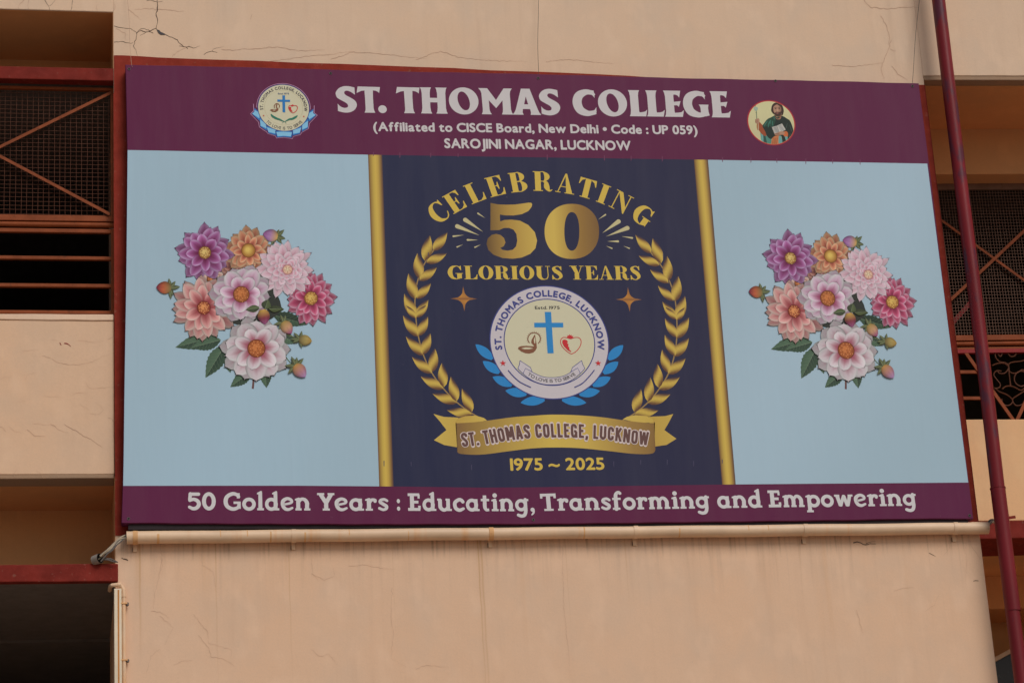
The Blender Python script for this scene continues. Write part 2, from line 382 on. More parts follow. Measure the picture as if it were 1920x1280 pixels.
# sloping stair soffit with a dark glazed side, lower right
q0, q1 = PB(1860, 1234, dS + .9), PB(1925, 1199, dS + .9)
def para(p_, q_, h0, d0, d1, name, mat, parent):
    m_ = MB(); k = 0
    m_.v = [BW(p_[0], d0, p_[1] - h0), BW(q_[0], d0, q_[1] - h0), BW(q_[0], d1, q_[1] - h0), BW(p_[0], d1, p_[1] - h0), BW(p_[0], d0, p_[1]), BW(q_[0], d0, q_[1]), BW(q_[0], d1, q_[1]), BW(p_[0], d1, p_[1])]
    m_.f = [(0, 3, 2, 1), (4, 5, 6, 7), (0, 1, 5, 4), (1, 2, 6, 5), (2, 3, 7, 6), (3, 0, 4, 7)]
    return m_.build(name, mat, parent)
ext = lambda a, b, t: (a[0] + (b[0] - a[0]) * t, a[1] + (b[1] - a[1]) * t)
q2, q3 = ext(q0, q1, -1.2), ext(q0, q1, 4)
para(q2, q3, .035, dS + .9, dS + 1.0, 'stair_edge', M['bare'], bld)
para((q2[0], q2[1] - .036), (q3[0], q3[1] - .036), 1.6, dS + .93, dS + 1.0, 'stair_side', M['glass_dark'], bld)
# stairwell behind the right grille
def rbay(s0, s1, d0, d1, z0, z1, mat, name='room_wall'): return MB().bay(s0, s1, d0, d1, z0, z1).build(name, mat, bld)
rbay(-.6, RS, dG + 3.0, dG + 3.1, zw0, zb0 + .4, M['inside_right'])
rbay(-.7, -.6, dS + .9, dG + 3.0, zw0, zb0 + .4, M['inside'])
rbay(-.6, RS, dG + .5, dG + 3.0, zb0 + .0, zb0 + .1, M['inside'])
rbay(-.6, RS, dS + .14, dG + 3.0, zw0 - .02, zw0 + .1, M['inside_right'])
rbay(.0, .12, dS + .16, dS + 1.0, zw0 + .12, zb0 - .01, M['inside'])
rbay(RS, RS + .2, 0, dG + 3, 0, z_top, M['cream'], 'side_wall')
MB().box(-5.2, 11.6, 6.2, 6.4, 0, z_top).build('rear_wall', M['inside'], bld)
MB().box(-5.2, 11.6, -.0, 6.4, z_top, z_top + .2).build('roof', M['bare'], bld)
MB().box(-5.2, -5.0, 0, 6.2, 0, z_top).build('side_wall', M['cream'], bld)
MB().box(11.55, 11.75, .5, 6.2, 0, z_top).build('side_wall', M['cream'], bld)

# cracks --------------------------------------------------------------
def crack_strip(mb_, pts, w, Y=-.0015, jit=1.2, seed=0, fn=None):
    fn = fn or (lambda x, y: P(x, y, Y)); mb = MB()
    out = []
    for i in range(len(pts) - 1):
        (x0, y0), (x1, y1) = pts[i], pts[i + 1]; n_ = max(1, int(math.hypot(x1 - x0, y1 - y0) / 4))
        for k in range(n_):
            t = k / n_; out.append((x0 + (x1 - x0) * t + (R.uniform(-jit, jit) if k else 0), y0 + (y1 - y0) * t + (R.uniform(-jit, jit) if k else 0)))
    out.append(pts[-1]); N = len(out); L = []
    for i, (x, y) in enumerate(out):
        a = out[max(i - 1, 0)]; b_ = out[min(i + 1, N - 1)]; dx, dy = b_[0] - a[0], b_[1] - a[1]; l_ = math.hypot(dx, dy) or 1
        ww = w * R.uniform(.5, 1.25) * (1 - .8 * (i / N) ** 3) / 2
        L.append((fn(x - dy / l_ * ww, y + dx / l_ * ww), fn(x + dy / l_ * ww, y - dx / l_ * ww)))
    k = len(mb.v)
    for a, b_ in L: mb.v += [a, b_]
    for i in range(N - 1): mb.f.append((k + 2 * i, k + 2 * i + 1, k + 2 * i + 3, k + 2 * i + 2))
    mb.build(*mb_)
R = random.Random(5)
M['crack_faint'] = painted('faint_hairline', tuple(x * .93 for x in pc(186, 153, 127)[:3]) + (1,), .95)
faint = ('plaster_crack', M['crack_faint'], bld)
deep = ('plaster_crack', M['crack'], bld); fine = ('plaster_crack', M['crack_soft'], bld)
q4 = lambda pts: [(x / 4, y / 4) for x, y in pts]
for pts, w in [([(1178, 0), (1180, 60), (1172, 120), (1182, 170), (1170, 215), (1195, 240)], 1.7), ([(1240, 260), (1290, 280), (1330, 300), (1360, 335), (1410, 368)], 1.4),
               ([(1168, 215), (1110, 240), (1060, 230), (1025, 248), (1020, 300), (1000, 345), (1022, 390), (1030, 420)], 1.2), ([(1130, 235), (1085, 215), (1045, 225), (1025, 248)], .8),
               ([(1150, 250), (1100, 240), (1050, 268)], .7), ([(1345, 345), (1380, 352), (1415, 350), (1450, 362), (1500, 346)], .9), ([(855, 195), (910, 208), (980, 215), (1025, 245)], .8),
               ([(855, 318), (905, 312), (960, 322), (1000, 322)], .8), ([(1530, 410), (1560, 392), (1590, 385), (1630, 395)], .8), ([(1590, 385), (1620, 362), (1680, 350)], .5),
               ([(1100, 5), (1150, 8), (1180, 18), (1220, 12)], .8), ([(545, 0), (540, 40), (530, 85)], .9), ([(335, 0), (360, 40), (372, 75)], .8), ([(372, 45), (400, 20), (415, 0)], .5)]:
    crack_strip(deep, q4(pts), w)
for pts, w in [([(1180, 75), (1240, 72), (1290, 80), (1380, 85)], .7), ([(1180, 75), (1100, 65), (1010, 72)], .6), ([(960, 70), (1000, 100), (1060, 150)], .5), ([(870, 215), (910, 240), (940, 250), (945, 300)], .6),
               ([(215, 0), (208, 40), (218, 80)], .6), ([(180, 0), (150, 30), (138, 65)], .6), ([(1660, 370), (1740, 380), (1800, 372), (1860, 370), (1920, 365)], .7), ([(1890, 110), (1880, 150)], .6), ([(1290, 430), (1330, 390), (1400, 360)], .5), ([(860, 30), (862, 70), (850, 85)], .7), ([(725, 40), (728, 88)], .5)]:
    crack_strip(fine, q4(pts), w * 1.1)
for pts, w in [([(470, 92), (520, 88), (560, 96), (610, 94)], .9), ([(500, 116), (560, 108), (620, 102), (660, 97)], .7), ([(620, 112), (660, 98), (700, 100), (760, 106), (800, 110)], .8), ([(780, 112), (826, 96), (860, 108), (920, 114), (990, 116)], .7),
               ([(1024, 116), (1060, 112), (1100, 115), (1150, 120)], .7), ([(1620, 0), (1632, 14), (1660, 17), (1700, 14), (1747, 14)], 1.1), ([(1651, 30), (1662, 48), (1668, 70), (1666, 85)], .9), ([(1671, 75), (1664, 98), (1658, 112), (1652, 128), (1658, 148)], 1.2), ([(1668, 92), (1680, 96)], .7), ([(1560, 122), (1600, 125), (1640, 120), (1654, 118)], .8), ([(1672, 124), (1684, 140), (1702, 151)], .9), ([(1775, 13), (1820, 16), (1870, 13), (1900, 17), (1920, 19)], 1.0)]:
    crack_strip(fine, pts, w)
# pale lower wall: hairlines, a torn patch, stains
lw = lambda pts: [(300 + x / 2.4, 1000 + y / 2.4) for x, y in pts]
for pts in [[(0, 100), (12, 140), (0, 180)], [(185, 90), (190, 140), (240, 170), (250, 240)], [(150, 360), (180, 400), (215, 440), (218, 490), (320, 520), (318, 560)], [(680, 60), (685, 180), (715, 215)], [(680, 180), (740, 210), (785, 190), (780, 150)], [(850, 145), (920, 140), (1000, 155), (1060, 158)], [(1045, 240), (1040, 385), (1050, 430), (1040, 560), (1110, 600)], [(680, 520), (720, 550), (760, 540), (800, 590)], [(0, 370), (60, 420), (20, 500)], [(60, 590), (100, 572), (145, 570)], [(1150, 610), (1200, 590), (1300, 600)], [(1810, 60), (1815, 300), (1835, 500), (1845, 650)]]:
    crack_strip(faint, lw(pts), .5)
rr_ = lambda pts: [(x / 3.556 + 1600, y / 3.556 + 920) for x, y in pts]
for pts, w in [([(0, 345), (25, 338), (50, 345), (80, 358), (110, 350), (150, 352)], 1.6), ([(800, 600), (815, 596), (835, 598)], 1.1), ([(505, 412), (530, 425), (550, 436)], .7), ([(85, 350), (110, 340), (150, 336)], .8)]:
    crack_strip(deep, rr_(pts), w)
for pts, w in [([(780, 330), (795, 380), (835, 435), (870, 470)], .8), ([(640, 340), (642, 380), (600, 430)], .6), ([(270, 665), (320, 650), (400, 640)], .6), ([(480, 800), (540, 760), (570, 690)], .6), ([(750, 345), (755, 500), (748, 600)], .5), ([(20, 790), (60, 940), (90, 935)], .6)]:
    crack_strip(faint, rr_(pts), w * .8)
for pts, w in [([(300, 1018), (302, 1032), (304, 1048), (300, 1070), (296, 1090), (290, 1110), (288, 1140)], 1.0), ([(284, 1145), (300, 1146), (318, 1158)], .7), ([(275, 1260), (282, 1230), (300, 1215)], .7), ([(372, 1190), (392, 1215), (395, 1230), (420, 1235), (440, 1248)], .9)]:
    crack_strip(faint, pts, w * .8)
for x, y in [(228, 1045), (232, 1047)]: crack_strip(deep, [(x, y), (x + 8, y + 3)], 2.0)
mb = MB(); mb.v = [P(x / 4, y / 4, -.003) for x, y in [(1175, 222), (1195, 228), (1205, 240), (1240, 256), (1235, 264), (1205, 262), (1188, 250)]]; mb.f = [tuple(range(7))]
mb.build('chipped_hole', M['hole'], bld)
# parapet cracks, left
pp = lambda x, y: P(x, y, .0185)
deep2, fine2 = deep, fine; l4 = lambda pts: [(x / 3.556, y / 3.556 + 560) for x, y in pts]
for pts, w in [([(0, 850), (20, 860), (40, 885)], .9), ([(180, 870), (215, 900), (240, 915), (300, 915)], 1.0), ([(335, 833), (365, 845), (390, 872)], 1.2), ([(430, 835), (470, 860), (520, 885), (570, 920), (610, 935), (680, 990)], 1.3), ([(720, 272), (750, 255), (768, 228)], .9), ([(720, 792), (745, 798), (768, 828)], 1.0)]:
    crack_strip(fine2, l4(pts), w * .7, fn=pp)
for pts, w in [([(280, 380), (340, 395), (390, 425), (470, 440), (540, 435), (620, 420), (690, 380), (740, 378)], .9), ([(340, 270), (380, 275)], .7), ([(570, 550), (590, 590), (640, 598), (740, 590), (770, 600)], .8), ([(150, 350), (260, 340)], .6), ([(480, 640), (530, 625), (570, 630)], .7), ([(600, 765), (660, 768), (690, 740), (640, 690)], .7), ([(220, 830), (330, 838)], .8), ([(390, 870), (450, 890)], .7), ([(60, 850), (100, 885), (140, 885)], .7), ([(0, 530), (80, 520)], .6), ([(520, 275), (620, 290), (690, 280)], .6), ([(165, 540), (180, 510), (240, 490)], .6), ([(100, 1190), (95, 1160), (115, 1130)], .6), ([(285, 1190), (270, 1160), (240, 1140)], .6), ([(390, 1190), (375, 1150)], .6), ([(300, 650), (430, 656)], .5), ([(110, 690), (170, 680)], .5), ([(520, 700), (600, 740)], .5)]:
    crack_strip(faint, l4(pts), w * .55, fn=pp)
for pts in ([(398, 292), (408, 308)], [(428, 296), (445, 298), (472, 318)]): crack_strip(('red_paint_mark', M['red_metal'], bld), l4(pts), 1.8, fn=pp)

# ------------------------------------------------------------------ window grilles and railings
def pp_(px, py, Y): return P(px, py, Y)
GY = .10
gl = thing('window_grille', 'rusty orange wire mesh grille with crossed flat bars, left of the banner', 'grille', P(-10, 400, GY))
def hbar(mb, py, th, Y, x0, x1, dep=.03, px=106):
    c = P(px, py, Y).z; t = th / 270.0; mb.box(x0, x1, Y - dep / 2, Y + dep / 2, c - t / 2, c + t / 2)
gx0, gx1 = P(-242, 400, GY).x, P(215.3, 300, GY).x
f_ = MB(); hbar(f_, 167, 6, GY, gx0, gx1); f_.build('top_rail', M['grille'], gl, bevel=.003)
f_ = MB(); hbar(f_, 410, 12, GY, gx0, gx1); f_.build('bottom_rail', M['grille'], gl, bevel=.003)
zt, zb_ = P(106, 165, GY).z, P(106, 416, GY).z
for xx in (gx1 - .03, gx0): MB().box(xx, xx + .03, GY - .016, GY + .016, zb_, zt).build('stile', M['grille'], gl, bevel=.003)
MB().bar(P(208, 174, GY - .018), P(-236, 391, GY - .018), .022, .006).build('cross_brace', M['grille'], gl)
MB().bar(P(206, 402, GY - .026), P(-238, 167, GY - .026), .022, .006).build('cross_brace', M['grille'], gl)
def wires(x0, x1, z0, z1, px_, pz_, Y, w, fn=None, jit=.0012, dense=False):
    m_ = MB(); r_ = random.Random(3); x = x0
    def bend(a, b, along):                       # wires are not dead straight
        n_ = 6; pts = []
        for i in range(n_ + 1):
            t = i / n_; p_ = a.lerp(b, t); d = Vector((r_.gauss(0, jit), r_.gauss(0, jit), r_.gauss(0, jit))) if 0 < i < n_ else Vector((0, 0, 0)); pts.append(p_ + d)
        return pts
    while x < x1:
        a, b = Vector((x, Y, z0)), Vector((x, Y, z1)); pts = bend(a, b, 1)
        if fn: pts = [fn(*p_) for p_ in pts]
        m_.tube(pts, w / 2, 4, False); x += px_ + r_.gauss(0, .0008)
    z = z0
    while z < z1:
        a, b = Vector((x0, Y + w, z)), Vector((x1, Y + w, z)); pts = bend(a, b, 0)
        if fn: pts = [fn(*p_) for p_ in pts]
        m_.tube(pts, w / 2, 4, False); z += pz_ + r_.gauss(0, .0008)
    return m_
wm = wires(gx0 + .03, gx1 - .03, zb_ + .03, zt - .02, .0385, .0325, GY + .012, .0036).build('wire_mesh', M['grille_dark'], gl); wm['kind'] = 'stuff'
# lower window frame with three bars
gr = thing('window_bars', 'orange brown frame of open horizontal bars above the left parapet', 'window bars', P(-10, 588, GY))
f_ = MB(); c = P(106, 422.5, GY).z; f_.tube([(gx0, GY - .01, c), (gx1 - .005, GY - .01, c)], .019, 14).build('pipe_rail', M['grille'], gr, smooth=True)
for py, th, nm in ((433.5, 8, 'top_rail'), (484.5, 7, 'bar'), (536, 7, 'bar'), (586, 6.5, 'bottom_rail')):
    f_ = MB(); hbar(f_, py, th, GY, gx0, gx1 - .03); f_.build(nm, M['grille'], gr, bevel=.003)
for xx in (gx1 - .03, gx0 - .03): MB().box(xx, xx + .03, GY - .015, GY + .015, P(106, 590, GY).z, P(106, 429, GY).z).build('stile', M['grille'], gr, bevel=.003)

# right grille
g2 = thing('window_grille', 'dull brown wire mesh grille with crossed bars behind the red downpipe', 'grille', BW(*[PB(1866, 600, dG)[0], dG, PB(1866, 600, dG)[1]]))
def BP(px, py, d): s, z = PB(px, py, d); return BW(s, d, z)
s0, s1 = .0, 2 * (PB(1866, 484, dG)[0]) - .0
zt2, zb2 = PB(1830, 345, dG)[1], PB(1830, 629, dG)[1]
MB().bay(s0, s1, dG - .015, dG + .015, zb2 - .045, zb2).build('bottom_rail', M['grille'], g2, bevel=.003)
MB().bay(s0, s1, dG - .01, dG + .02, zt2 - .05, zt2).build('top_rail', M['grille_far'], g2, bevel=.003)
MB().bay(s1, s1 + .03, dG - .015, dG + .015, zb2, zt2).build('stile', M['grille'], g2, bevel=.003)
MB().bar(BP(1700, 366, dG - .018), BP(2040, 612, dG - .018), .020, .006, BN).build('cross_brace', M['grille'], g2)
MB().bar(BP(1741, 601, dG - .026), BP(1995, 363, dG - .026), .024, .006, BN).build('cross_brace', M['grille'], g2)
MB().bar(BP(1780, 612, dG + .25), BP(1826, 560, dG + .25), .035, .02, BN).build('inner_strut', M['red_metal'], g2)
wm = wires(s0, s1, zb2, zt2 - .04, .0235, .0265, dG + .01, .0036, fn=lambda x, y, z: BW(x, y, z)).build('wire_mesh', M['grille_far'], g2); wm['kind'] = 'stuff'

MB().bay(s1 + .03, RS, dG - .03, dG + .2, zw1 - .02, zb0 - .001).build('window_pier', M['ochre'], bld)
g3 = thing('balcony_railing', 'brown wrought iron railing with scrolls above the right parapet, behind the downpipe', 'railing', BP(1866, 784, dG))
cz = PB(1830, 645.5, dG)[1]
MB().tube([BW(s0, dG - .01, cz), BW(s1, dG - .01, cz)], .017, 12).build('pipe_rail', M['grille'], g3, smooth=True)
za_, zb3 = PB(1830, 652, dG)[1], PB(1830, 656, dG)[1]
MB().bay(s0, s1, dG - .015, dG + .015, zb3, za_).build('top_rail', M['grille'], g3)
MB().bay(s0, s1, dG - .02, dG + .02, zb3 - .03, zb3).build('top_rail', M['red_metal'], g3)
c6 = lambda x, y: (1640 + x / 3.765, 620 + y / 3.765)
def cr(x, y, d=None): px, py = c6(x, y); return BP(px, py, dG if d is None else d)
MB().bar(cr(560, 292), cr(735, 292), .026, .02, BN).build('bar', M['grille'], g3, bevel=.002)
MB().bar(cr(560, 477), cr(760, 477), .026, .02, BN).build('bar', M['grille'], g3, bevel=.002)
MB().bar(cr(640, 152, dG - .012), cr(985, 640, dG - .012), .026, .012, BN).build('cross_brace', M['grille'], g3)
MB().bar(cr(1000, 640, dG - .012), cr(1180, 250, dG - .012), .026, .012, BN).build('cross_brace', M['grille'], g3)
def catmull(pts, n=6):
    P_ = [pts[0]] + list(pts) + [pts[-1]]; out = []
    for i in range(1, len(P_) - 2):
        p0, p1, p2, p3 = P_[i - 1], P_[i], P_[i + 1], P_[i + 2]
        for k in range(n):
            t = k / n
            out.append(tuple(.5 * ((2 * b) + (-a + c_) * t + (2 * a - 5 * b + 4 * c_ - d) * t * t + (-a + 3 * b - 3 * c_ + d) * t ** 3) for a, b, c_, d in zip(p0, p1, p2, p3)))
    out.append(tuple(pts[-1])); return out
scr = [[(850, 150), (855, 190), (885, 220), (920, 225), (945, 245), (940, 275), (915, 300), (880, 300), (868, 285)], [(830, 245), (870, 230), (915, 230), (945, 255), (950, 285), (975, 300), (1010, 295), (1040, 275), (1065, 285)],
       [(872, 165), (885, 182), (898, 165), (890, 150)], [(940, 160), (962, 182), (990, 175), (1000, 150)], [(895, 285), (860, 283), (840, 310), (862, 345), (885, 375), (880, 400), (845, 408)],
       [(1085, 340), (1070, 375), (1035, 392), (1000, 375), (985, 340), (1000, 300), (1035, 285), (1070, 300), (1085, 340)], [(945, 270), (952, 330), (960, 395)], [(900, 412), (925, 393), (960, 390), (990, 400), (1030, 420), (1060, 405), (1100, 380)],
       [(845, 400), (880, 430), (930, 450), (968, 480), (972, 505), (950, 525), (920, 525), (900, 505), (897, 480)], [(1090, 405), (1010, 455), (975, 480), (977, 505), (1000, 528), (1040, 520), (1055, 495)], [(1090, 200), (1030, 215), (960, 225), (940, 250)]]
for sc_ in scr:
    MB().tube([cr(x, y, dG - .004) for x, y in catmull(sc_, 5)], .0055, 6).build('scroll', M['grille_dark'], g3, smooth=True)

# ------------------------------------------------------------------ banner artwork tools
BY = -.105                                          # face of the banner in front of the wall
ban = thing('banner', 'large printed vinyl anniversary banner with maroon bands stretched over the cream wall', 'banner', P(1026, 985, BY))
def U(px, py): return ZX(px, py, BY)
class Art:
    def __init__(s, z0): s.v = []; s.c = []; s.f = []; s.z = z0; s.z0 = z0
    def up(s, dz=1e-5): s.z += dz
    def poly(s, pts, col, holes=(), up=True):
        loops = [list(pts)] + [list(h) for h in holes]
        tri = tessellate_polygon([[Vector((x, y, 0)) for x, y in L] for L in loops])
        k = len(s.v); allp = [q for L in loops for q in L]
        for x, y in allp:
            s.v.append(Vector((x, BY - s.z, y))); s.c.append(col(x, y) if callable(col) else col)
        for t in tri:
            a, b_, c_ = [allp[i] for i in t]
            ar = (b_[0] - a[0]) * (c_[1] - a[1]) - (b_[1] - a[1]) * (c_[0] - a[0])
            if abs(ar) < 1e-12: continue
            s.f.append(tuple(k + i for i in (t if ar > 0 else t[::-1])))
        if up: s.up()
    def grid(s, rows, cols_, up=True):
        """rows: list of rows of (x,z); cols_: same shape of colours"""
        k = len(s.v); m_ = len(rows[0])
        for r_, cc in zip(rows, cols_):
            for (x, y), c_ in zip(r_, cc): s.v.append(Vector((x, BY - s.z, y))); s.c.append(c_)
        for i in range(len(rows) - 1):
            for j in range(m_ - 1): s.f.append((k + i * m_ + j, k + i * m_ + j + 1, k + (i + 1) * m_ + j + 1, k + (i + 1) * m_ + j))
        if up: s.up()
    def stroke(s, pts, col, smooth=True, n=6, caps=True):
        q = catmull(pts, n) if smooth and len(pts) > 2 else list(pts)
        N = len(q); rows = []
        for i, (x, y, w) in enumerate(q):
            a = q[max(i - 1, 0)]; b_ = q[min(i + 1, N - 1)]; dx, dy = b_[0] - a[0], b_[1] - a[1]; l_ = math.hypot(dx, dy) or 1
            rows.append([(x - dy / l_ * w / 2, y + dx / l_ * w / 2), (x + dy / l_ * w / 2, y - dx / l_ * w / 2)])
        s.grid(rows, [[col, col]] * N)
        if caps:
            for (x, y, w) in (q[0], q[-1]): s.poly(ell(x, y, w / 2, w / 2, 14), col)
    def build(s, name, parent, mat=None, label=None):
        o = mesh_obj(name, s.v, s.f, mat or M['print'], parent)
        ca = o.data.color_attributes.new('ink', 'FLOAT_COLOR', 'POINT')
        flat = [c_ for col in s.c for c_ in (col[0], col[1], col[2], 1.0)]
        ca.data.foreach_set('color', flat)
        # make all faces look at the viewer
        me = o.data; bm = bmesh.new(); bm.from_mesh(me)
        for fc in bm.faces:
            fc.normal_update()
            if fc.normal.y > 0: fc.normal_flip()
        bm.to_mesh(me); bm.free()
        if label: o['label'] = label
        return o
def ell(cx, cy, rx, ry, n=48, a0=0, rot=0):
    out = []
    for i in range(n):
        a = a0 + 2 * math.pi * i / n; x, y = rx * math.cos(a), ry * math.sin(a)
        out.append((cx + x * math.cos(rot) - y * math.sin(rot), cy + x * math.sin(rot) + y * math.cos(rot)))
    return out
def mixc(a, b, t): t = max(0, min(1, t)); return tuple(x + (y - x) * t for x, y in zip(a, b))

# sheet of the banner ------------------------------------------------
def interp(pl, t):
    for (a, b_) in zip(pl, pl[1:]):
        if t <= b_[0]: k = (t - a[0]) / (b_[0] - a[0]); return a[1] + (b_[1] - a[1]) * k
    return pl[-1][1]
edgeL = [(0, 236), (.19, 239.3), (.45, 237), (.7, 233.5), (.9, 231.5), (1, 228.5)]
def top_y(x): return 122 + (x - 236) * (157 - 122) / (1722 - 236) + 0.5 * math.sin(x * .011) + .3 * math.sin(x * .05)
def bot_y(x): return interp([(220, 979), (430, 980.5), (700, 981.5), (1000, 981), (1300, 977.5), (1600, 973.5), (1700, 971.5), (1830, 971)], x) + .35 * math.sin(x * .06)
NXs, NYs = 80, 40; rows = []
for j in range(NYs + 1):
    t = j / NYs; row = []
    xl = interp(edgeL, t); xr = 1722 + (1824 - 1722) * t + .7 * math.sin(t * 9)
    for i in range(NXs + 1):
        u = i / NXs; x = xl + (xr - xl) * u
        row.append(U(x, top_y(x) * (1 - t) + bot_y(x) * t))
    rows.append(row)
mar = pc(83, 25, 56)
vs = []; fs = []; cs = []
W_ = NXs + 1
for j, row in enumerate(rows):
    for i, (x, z) in enumerate(row):
        vs.append(Vector((x, BY, z)))
for j in range(NYs):
    for i in range(NXs):
        a = j * W_ + i; fs.append((a, a + W_, a + W_ + 1, a + 1))
# turned edges, folded back over the hidden frame
ring = [i for i in range(W_)] + [j * W_ + NXs for j in range(1, NYs + 1)] + [NYs * W_ + i for i in range(NXs - 1, -1, -1)] + [j * W_ for j in range(NYs - 1, 0, -1)]
ring0 = list(ring); kk = len(vs); vs += [vs[q].copy() for q in ring]; ring = list(range(kk, kk + len(ring0))); k1 = len(vs); cxm = sum(p_.x for p_ in vs) / len(vs); czm = sum(p_.z for p_ in vs) / len(vs)
for lvl, (yy, gr_) in enumerate(((BY + .004, .003), (BY + .03, .004), (-.008, -.002))):
    for q in ring:
        p_ = vs[q]; sx_ = 1 if p_.x > cxm + 2.9 else (-1 if p_.x < cxm - 2.9 else 0); sz = 1 if p_.z > czm + 1.6 else (-1 if p_.z < czm - 1.6 else 0)
        vs.append(Vector((p_.x + sx_ * gr_, yy + (.004 * math.sin(p_.x * 14) if lvl == 1 else 0), p_.z + sz * gr_)))
NR = len(ring)
for i in range(NR):
    j2 = (i + 1) % NR; fs.append((ring[i], ring[j2], k1 + j2, k1 + i))
    for l_ in range(2): fs.append((k1 + l_ * NR + i, k1 + l_ * NR + j2, k1 + (l_ + 1) * NR + j2, k1 + (l_ + 1) * NR + i))
sheet = mesh_obj('vinyl_sheet', vs, fs, M['print'], ban, smooth=True)
for p_ in list(sheet.data.polygons)[:NXs * NYs]: p_.use_smooth = False
zf0 = P(300, 984, BY).z - .012; zf1 = P(300, 140, BY).z
MB().box(P(232, 900, BY).x + .03, P(1815, 900, BY).x - .03, -.085, -.03, zf0 - .012, zf0 + .03).build('frame', M['frame_gap_shade'], ban)  # dark bar added to paint in the shaded gap between banner and conduit
MB().box(P(232, 900, BY).x + .03, P(1815, 900, BY).x - .03, -.085, -.03, zf1 - .06, zf1 - .02).build('frame', M['frame_gap_shade'], ban)
ca = sheet.data.color_attributes.new('ink', 'FLOAT_COLOR', 'POINT'); ca.data.foreach_set('color', [c_ for _ in vs for c_ in mar])

# flat colour fields -------------------------------------------------
topline = [(234, 281.5), (300, 282.6), (450, 285.8), (690, 290.3), (900, 293.5), (1100, 296.5), (1328, 299.8), (1550, 303.6), (1740, 307)]
botline = [(230, 910.3), (400, 910), (560, 910), (712, 911.2), (800, 912.2), (900, 913.6), (1000, 913), (1100, 911.5), (1250, 909.3), (1378, 907.6), (1500, 906.5), (1700, 905), (1820, 904)]
def band(x0t, x0b, x1t, x1b, n=24):
    t_ = []; b_ = []
    for i in range(n + 1):
        u = i / n; xt = x0t + (x1t - x0t) * u; xb = x0b + (x1b - x0b) * u
        t_.append((xt, interp(topline, xt))); b_.append((xb, interp(botline, xb)))
    return t_, b_
blue = pc(146, 168, 178); navy = pc(33, 36, 60)
def field(x0t, x0b, x1t, x1b, col, name, z0, curveL=False, n=24):
    A = Art(z0); t_, b_ = band(x0t, x0b, x1t, x1b, n); rows_ = []; cc = []
    for j in range(13):
        w = j / 12; r_ = []
        for i in range(n + 1):
            x = t_[i][0] * (1 - w) + b_[i][0] * w; y = t_[i][1] * (1 - w) + b_[i][1] * w
            if curveL and i == 0:
                x = interp(edgeL, (y - 122) / 857.0) + .1
            r_.append(U(x, y))
        rows_.append(r_); cc.append([col(i / n, w) if callable(col) else col for i in range(n + 1)])
    A.grid(rows_, cc); return A.build(name, ban)
field(239.5, 231.6, 692, 713, lambda u, w: mixc(blue, pc(143, 164, 173), .5 + .5 * math.sin(u * 5 + w * 3)), 'blue_panel', .00015, True)
field(1326, 1378, 1738.6, 1815.4, lambda u, w: mixc(pc(149, 169, 178), pc(143, 163, 171), .5 + .5 * math.sin(u * 4 + w * 4 + 1)), 'blue_panel', .00015)
field(710, 730, 1308, 1360, lambda u, w: mixc(navy, pc(38, 37, 59), u), 'navy_panel', .0001)
gk = [(0, pc(92, 62, 42)), (.12, pc(140, 108, 54)), (.35, pc(178, 150, 66)), (.5, pc(186, 156, 70)), (.68, pc(172, 140, 64)), (.88, pc(118, 88, 52)), (1, pc(72, 52, 50))]
def gold(u, w=0):
    for (a, b_) in zip(gk, gk[1:]):
        if u <= b_[0]: return mixc(a[1], b_[1], (u - a[0]) / (b_[0] - a[0]))
    return gk[-1][1]
field(690, 711, 716.5, 738, lambda u, w: gold(u), 'gold_stripe', .0002, n=12)
field(1301, 1354, 1327.5, 1379.5, lambda u, w: gold(u), 'gold_stripe', .0002, n=12)

# letter shapes --------------------------------------------------------
_fc = {}
def builtin_glyph(ch, bold):
    key = (ch, round(bold, 3))
    if key in _fc: return _fc[key]
    cu = bpy.data.curves.new('g', 'FONT'); cu.body = ch; cu.size = 1; cu.offset = bold; cu.fill_mode = 'FRONT'; cu.resolution_u = 4
    ob = bpy.data.objects.new('g', cu); COL.objects.link(ob); dg = bpy.context.evaluated_depsgraph_get()
    me = bpy.data.meshes.new_from_object(ob.evaluated_get(dg))
    vv = [(q.co.x, q.co.y) for q in me.vertices]; ff = [tuple(p_.vertices) for p_ in me.polygons]
    bpy.data.objects.remove(ob); bpy.data.curves.remove(cu); bpy.data.meshes.remove(me)
    _fc[key] = (vv, ff); return _fc[key]
CAPH = None
def sans(bold=.0, track=.05, space=.26):
    """font object: (advance, draw) from the built-in face"""
    global CAPH
    if CAPH is None:
        vv, _ = builtin_glyph('H', 0); CAPH = max(y for x, y in vv)
    def info(ch):
        if ch == ' ': return space / CAPH, None
        vv, ff = builtin_glyph(ch, 0); x0 = min(x for x, y in vv); x1 = max(x for x, y in vv)
        return (x1 - x0 + track + 2 * bold) / CAPH, ([((x - x0 + track / 2 + bold) / CAPH, y / CAPH) for x, y in vv], ff)
    def draw(A, ch, tf, col):
        adv, g_ = info(ch)
        if not g_: return
        for q in range(8 if bold else 1):             # heavier weights: the outline struck again round a small circle
            ox, oy = (bold / CAPH * math.cos(math.pi * q / 4), bold / CAPH * math.sin(math.pi * q / 4)) if bold else (0, 0); k = len(A.v)
            for x, y in g_[0]:
                X, Z = tf(x + ox, y * (1 - 2 * bold / CAPH) + bold / CAPH + oy); A.v.append(Vector((X, BY - A.z, Z))); A.c.append(col)
            for t in g_[1]: A.f.append(tuple(k + i for i in t))
            A.up(4e-6)
    return {'adv': lambda ch: info(ch)[0], 'draw': draw}
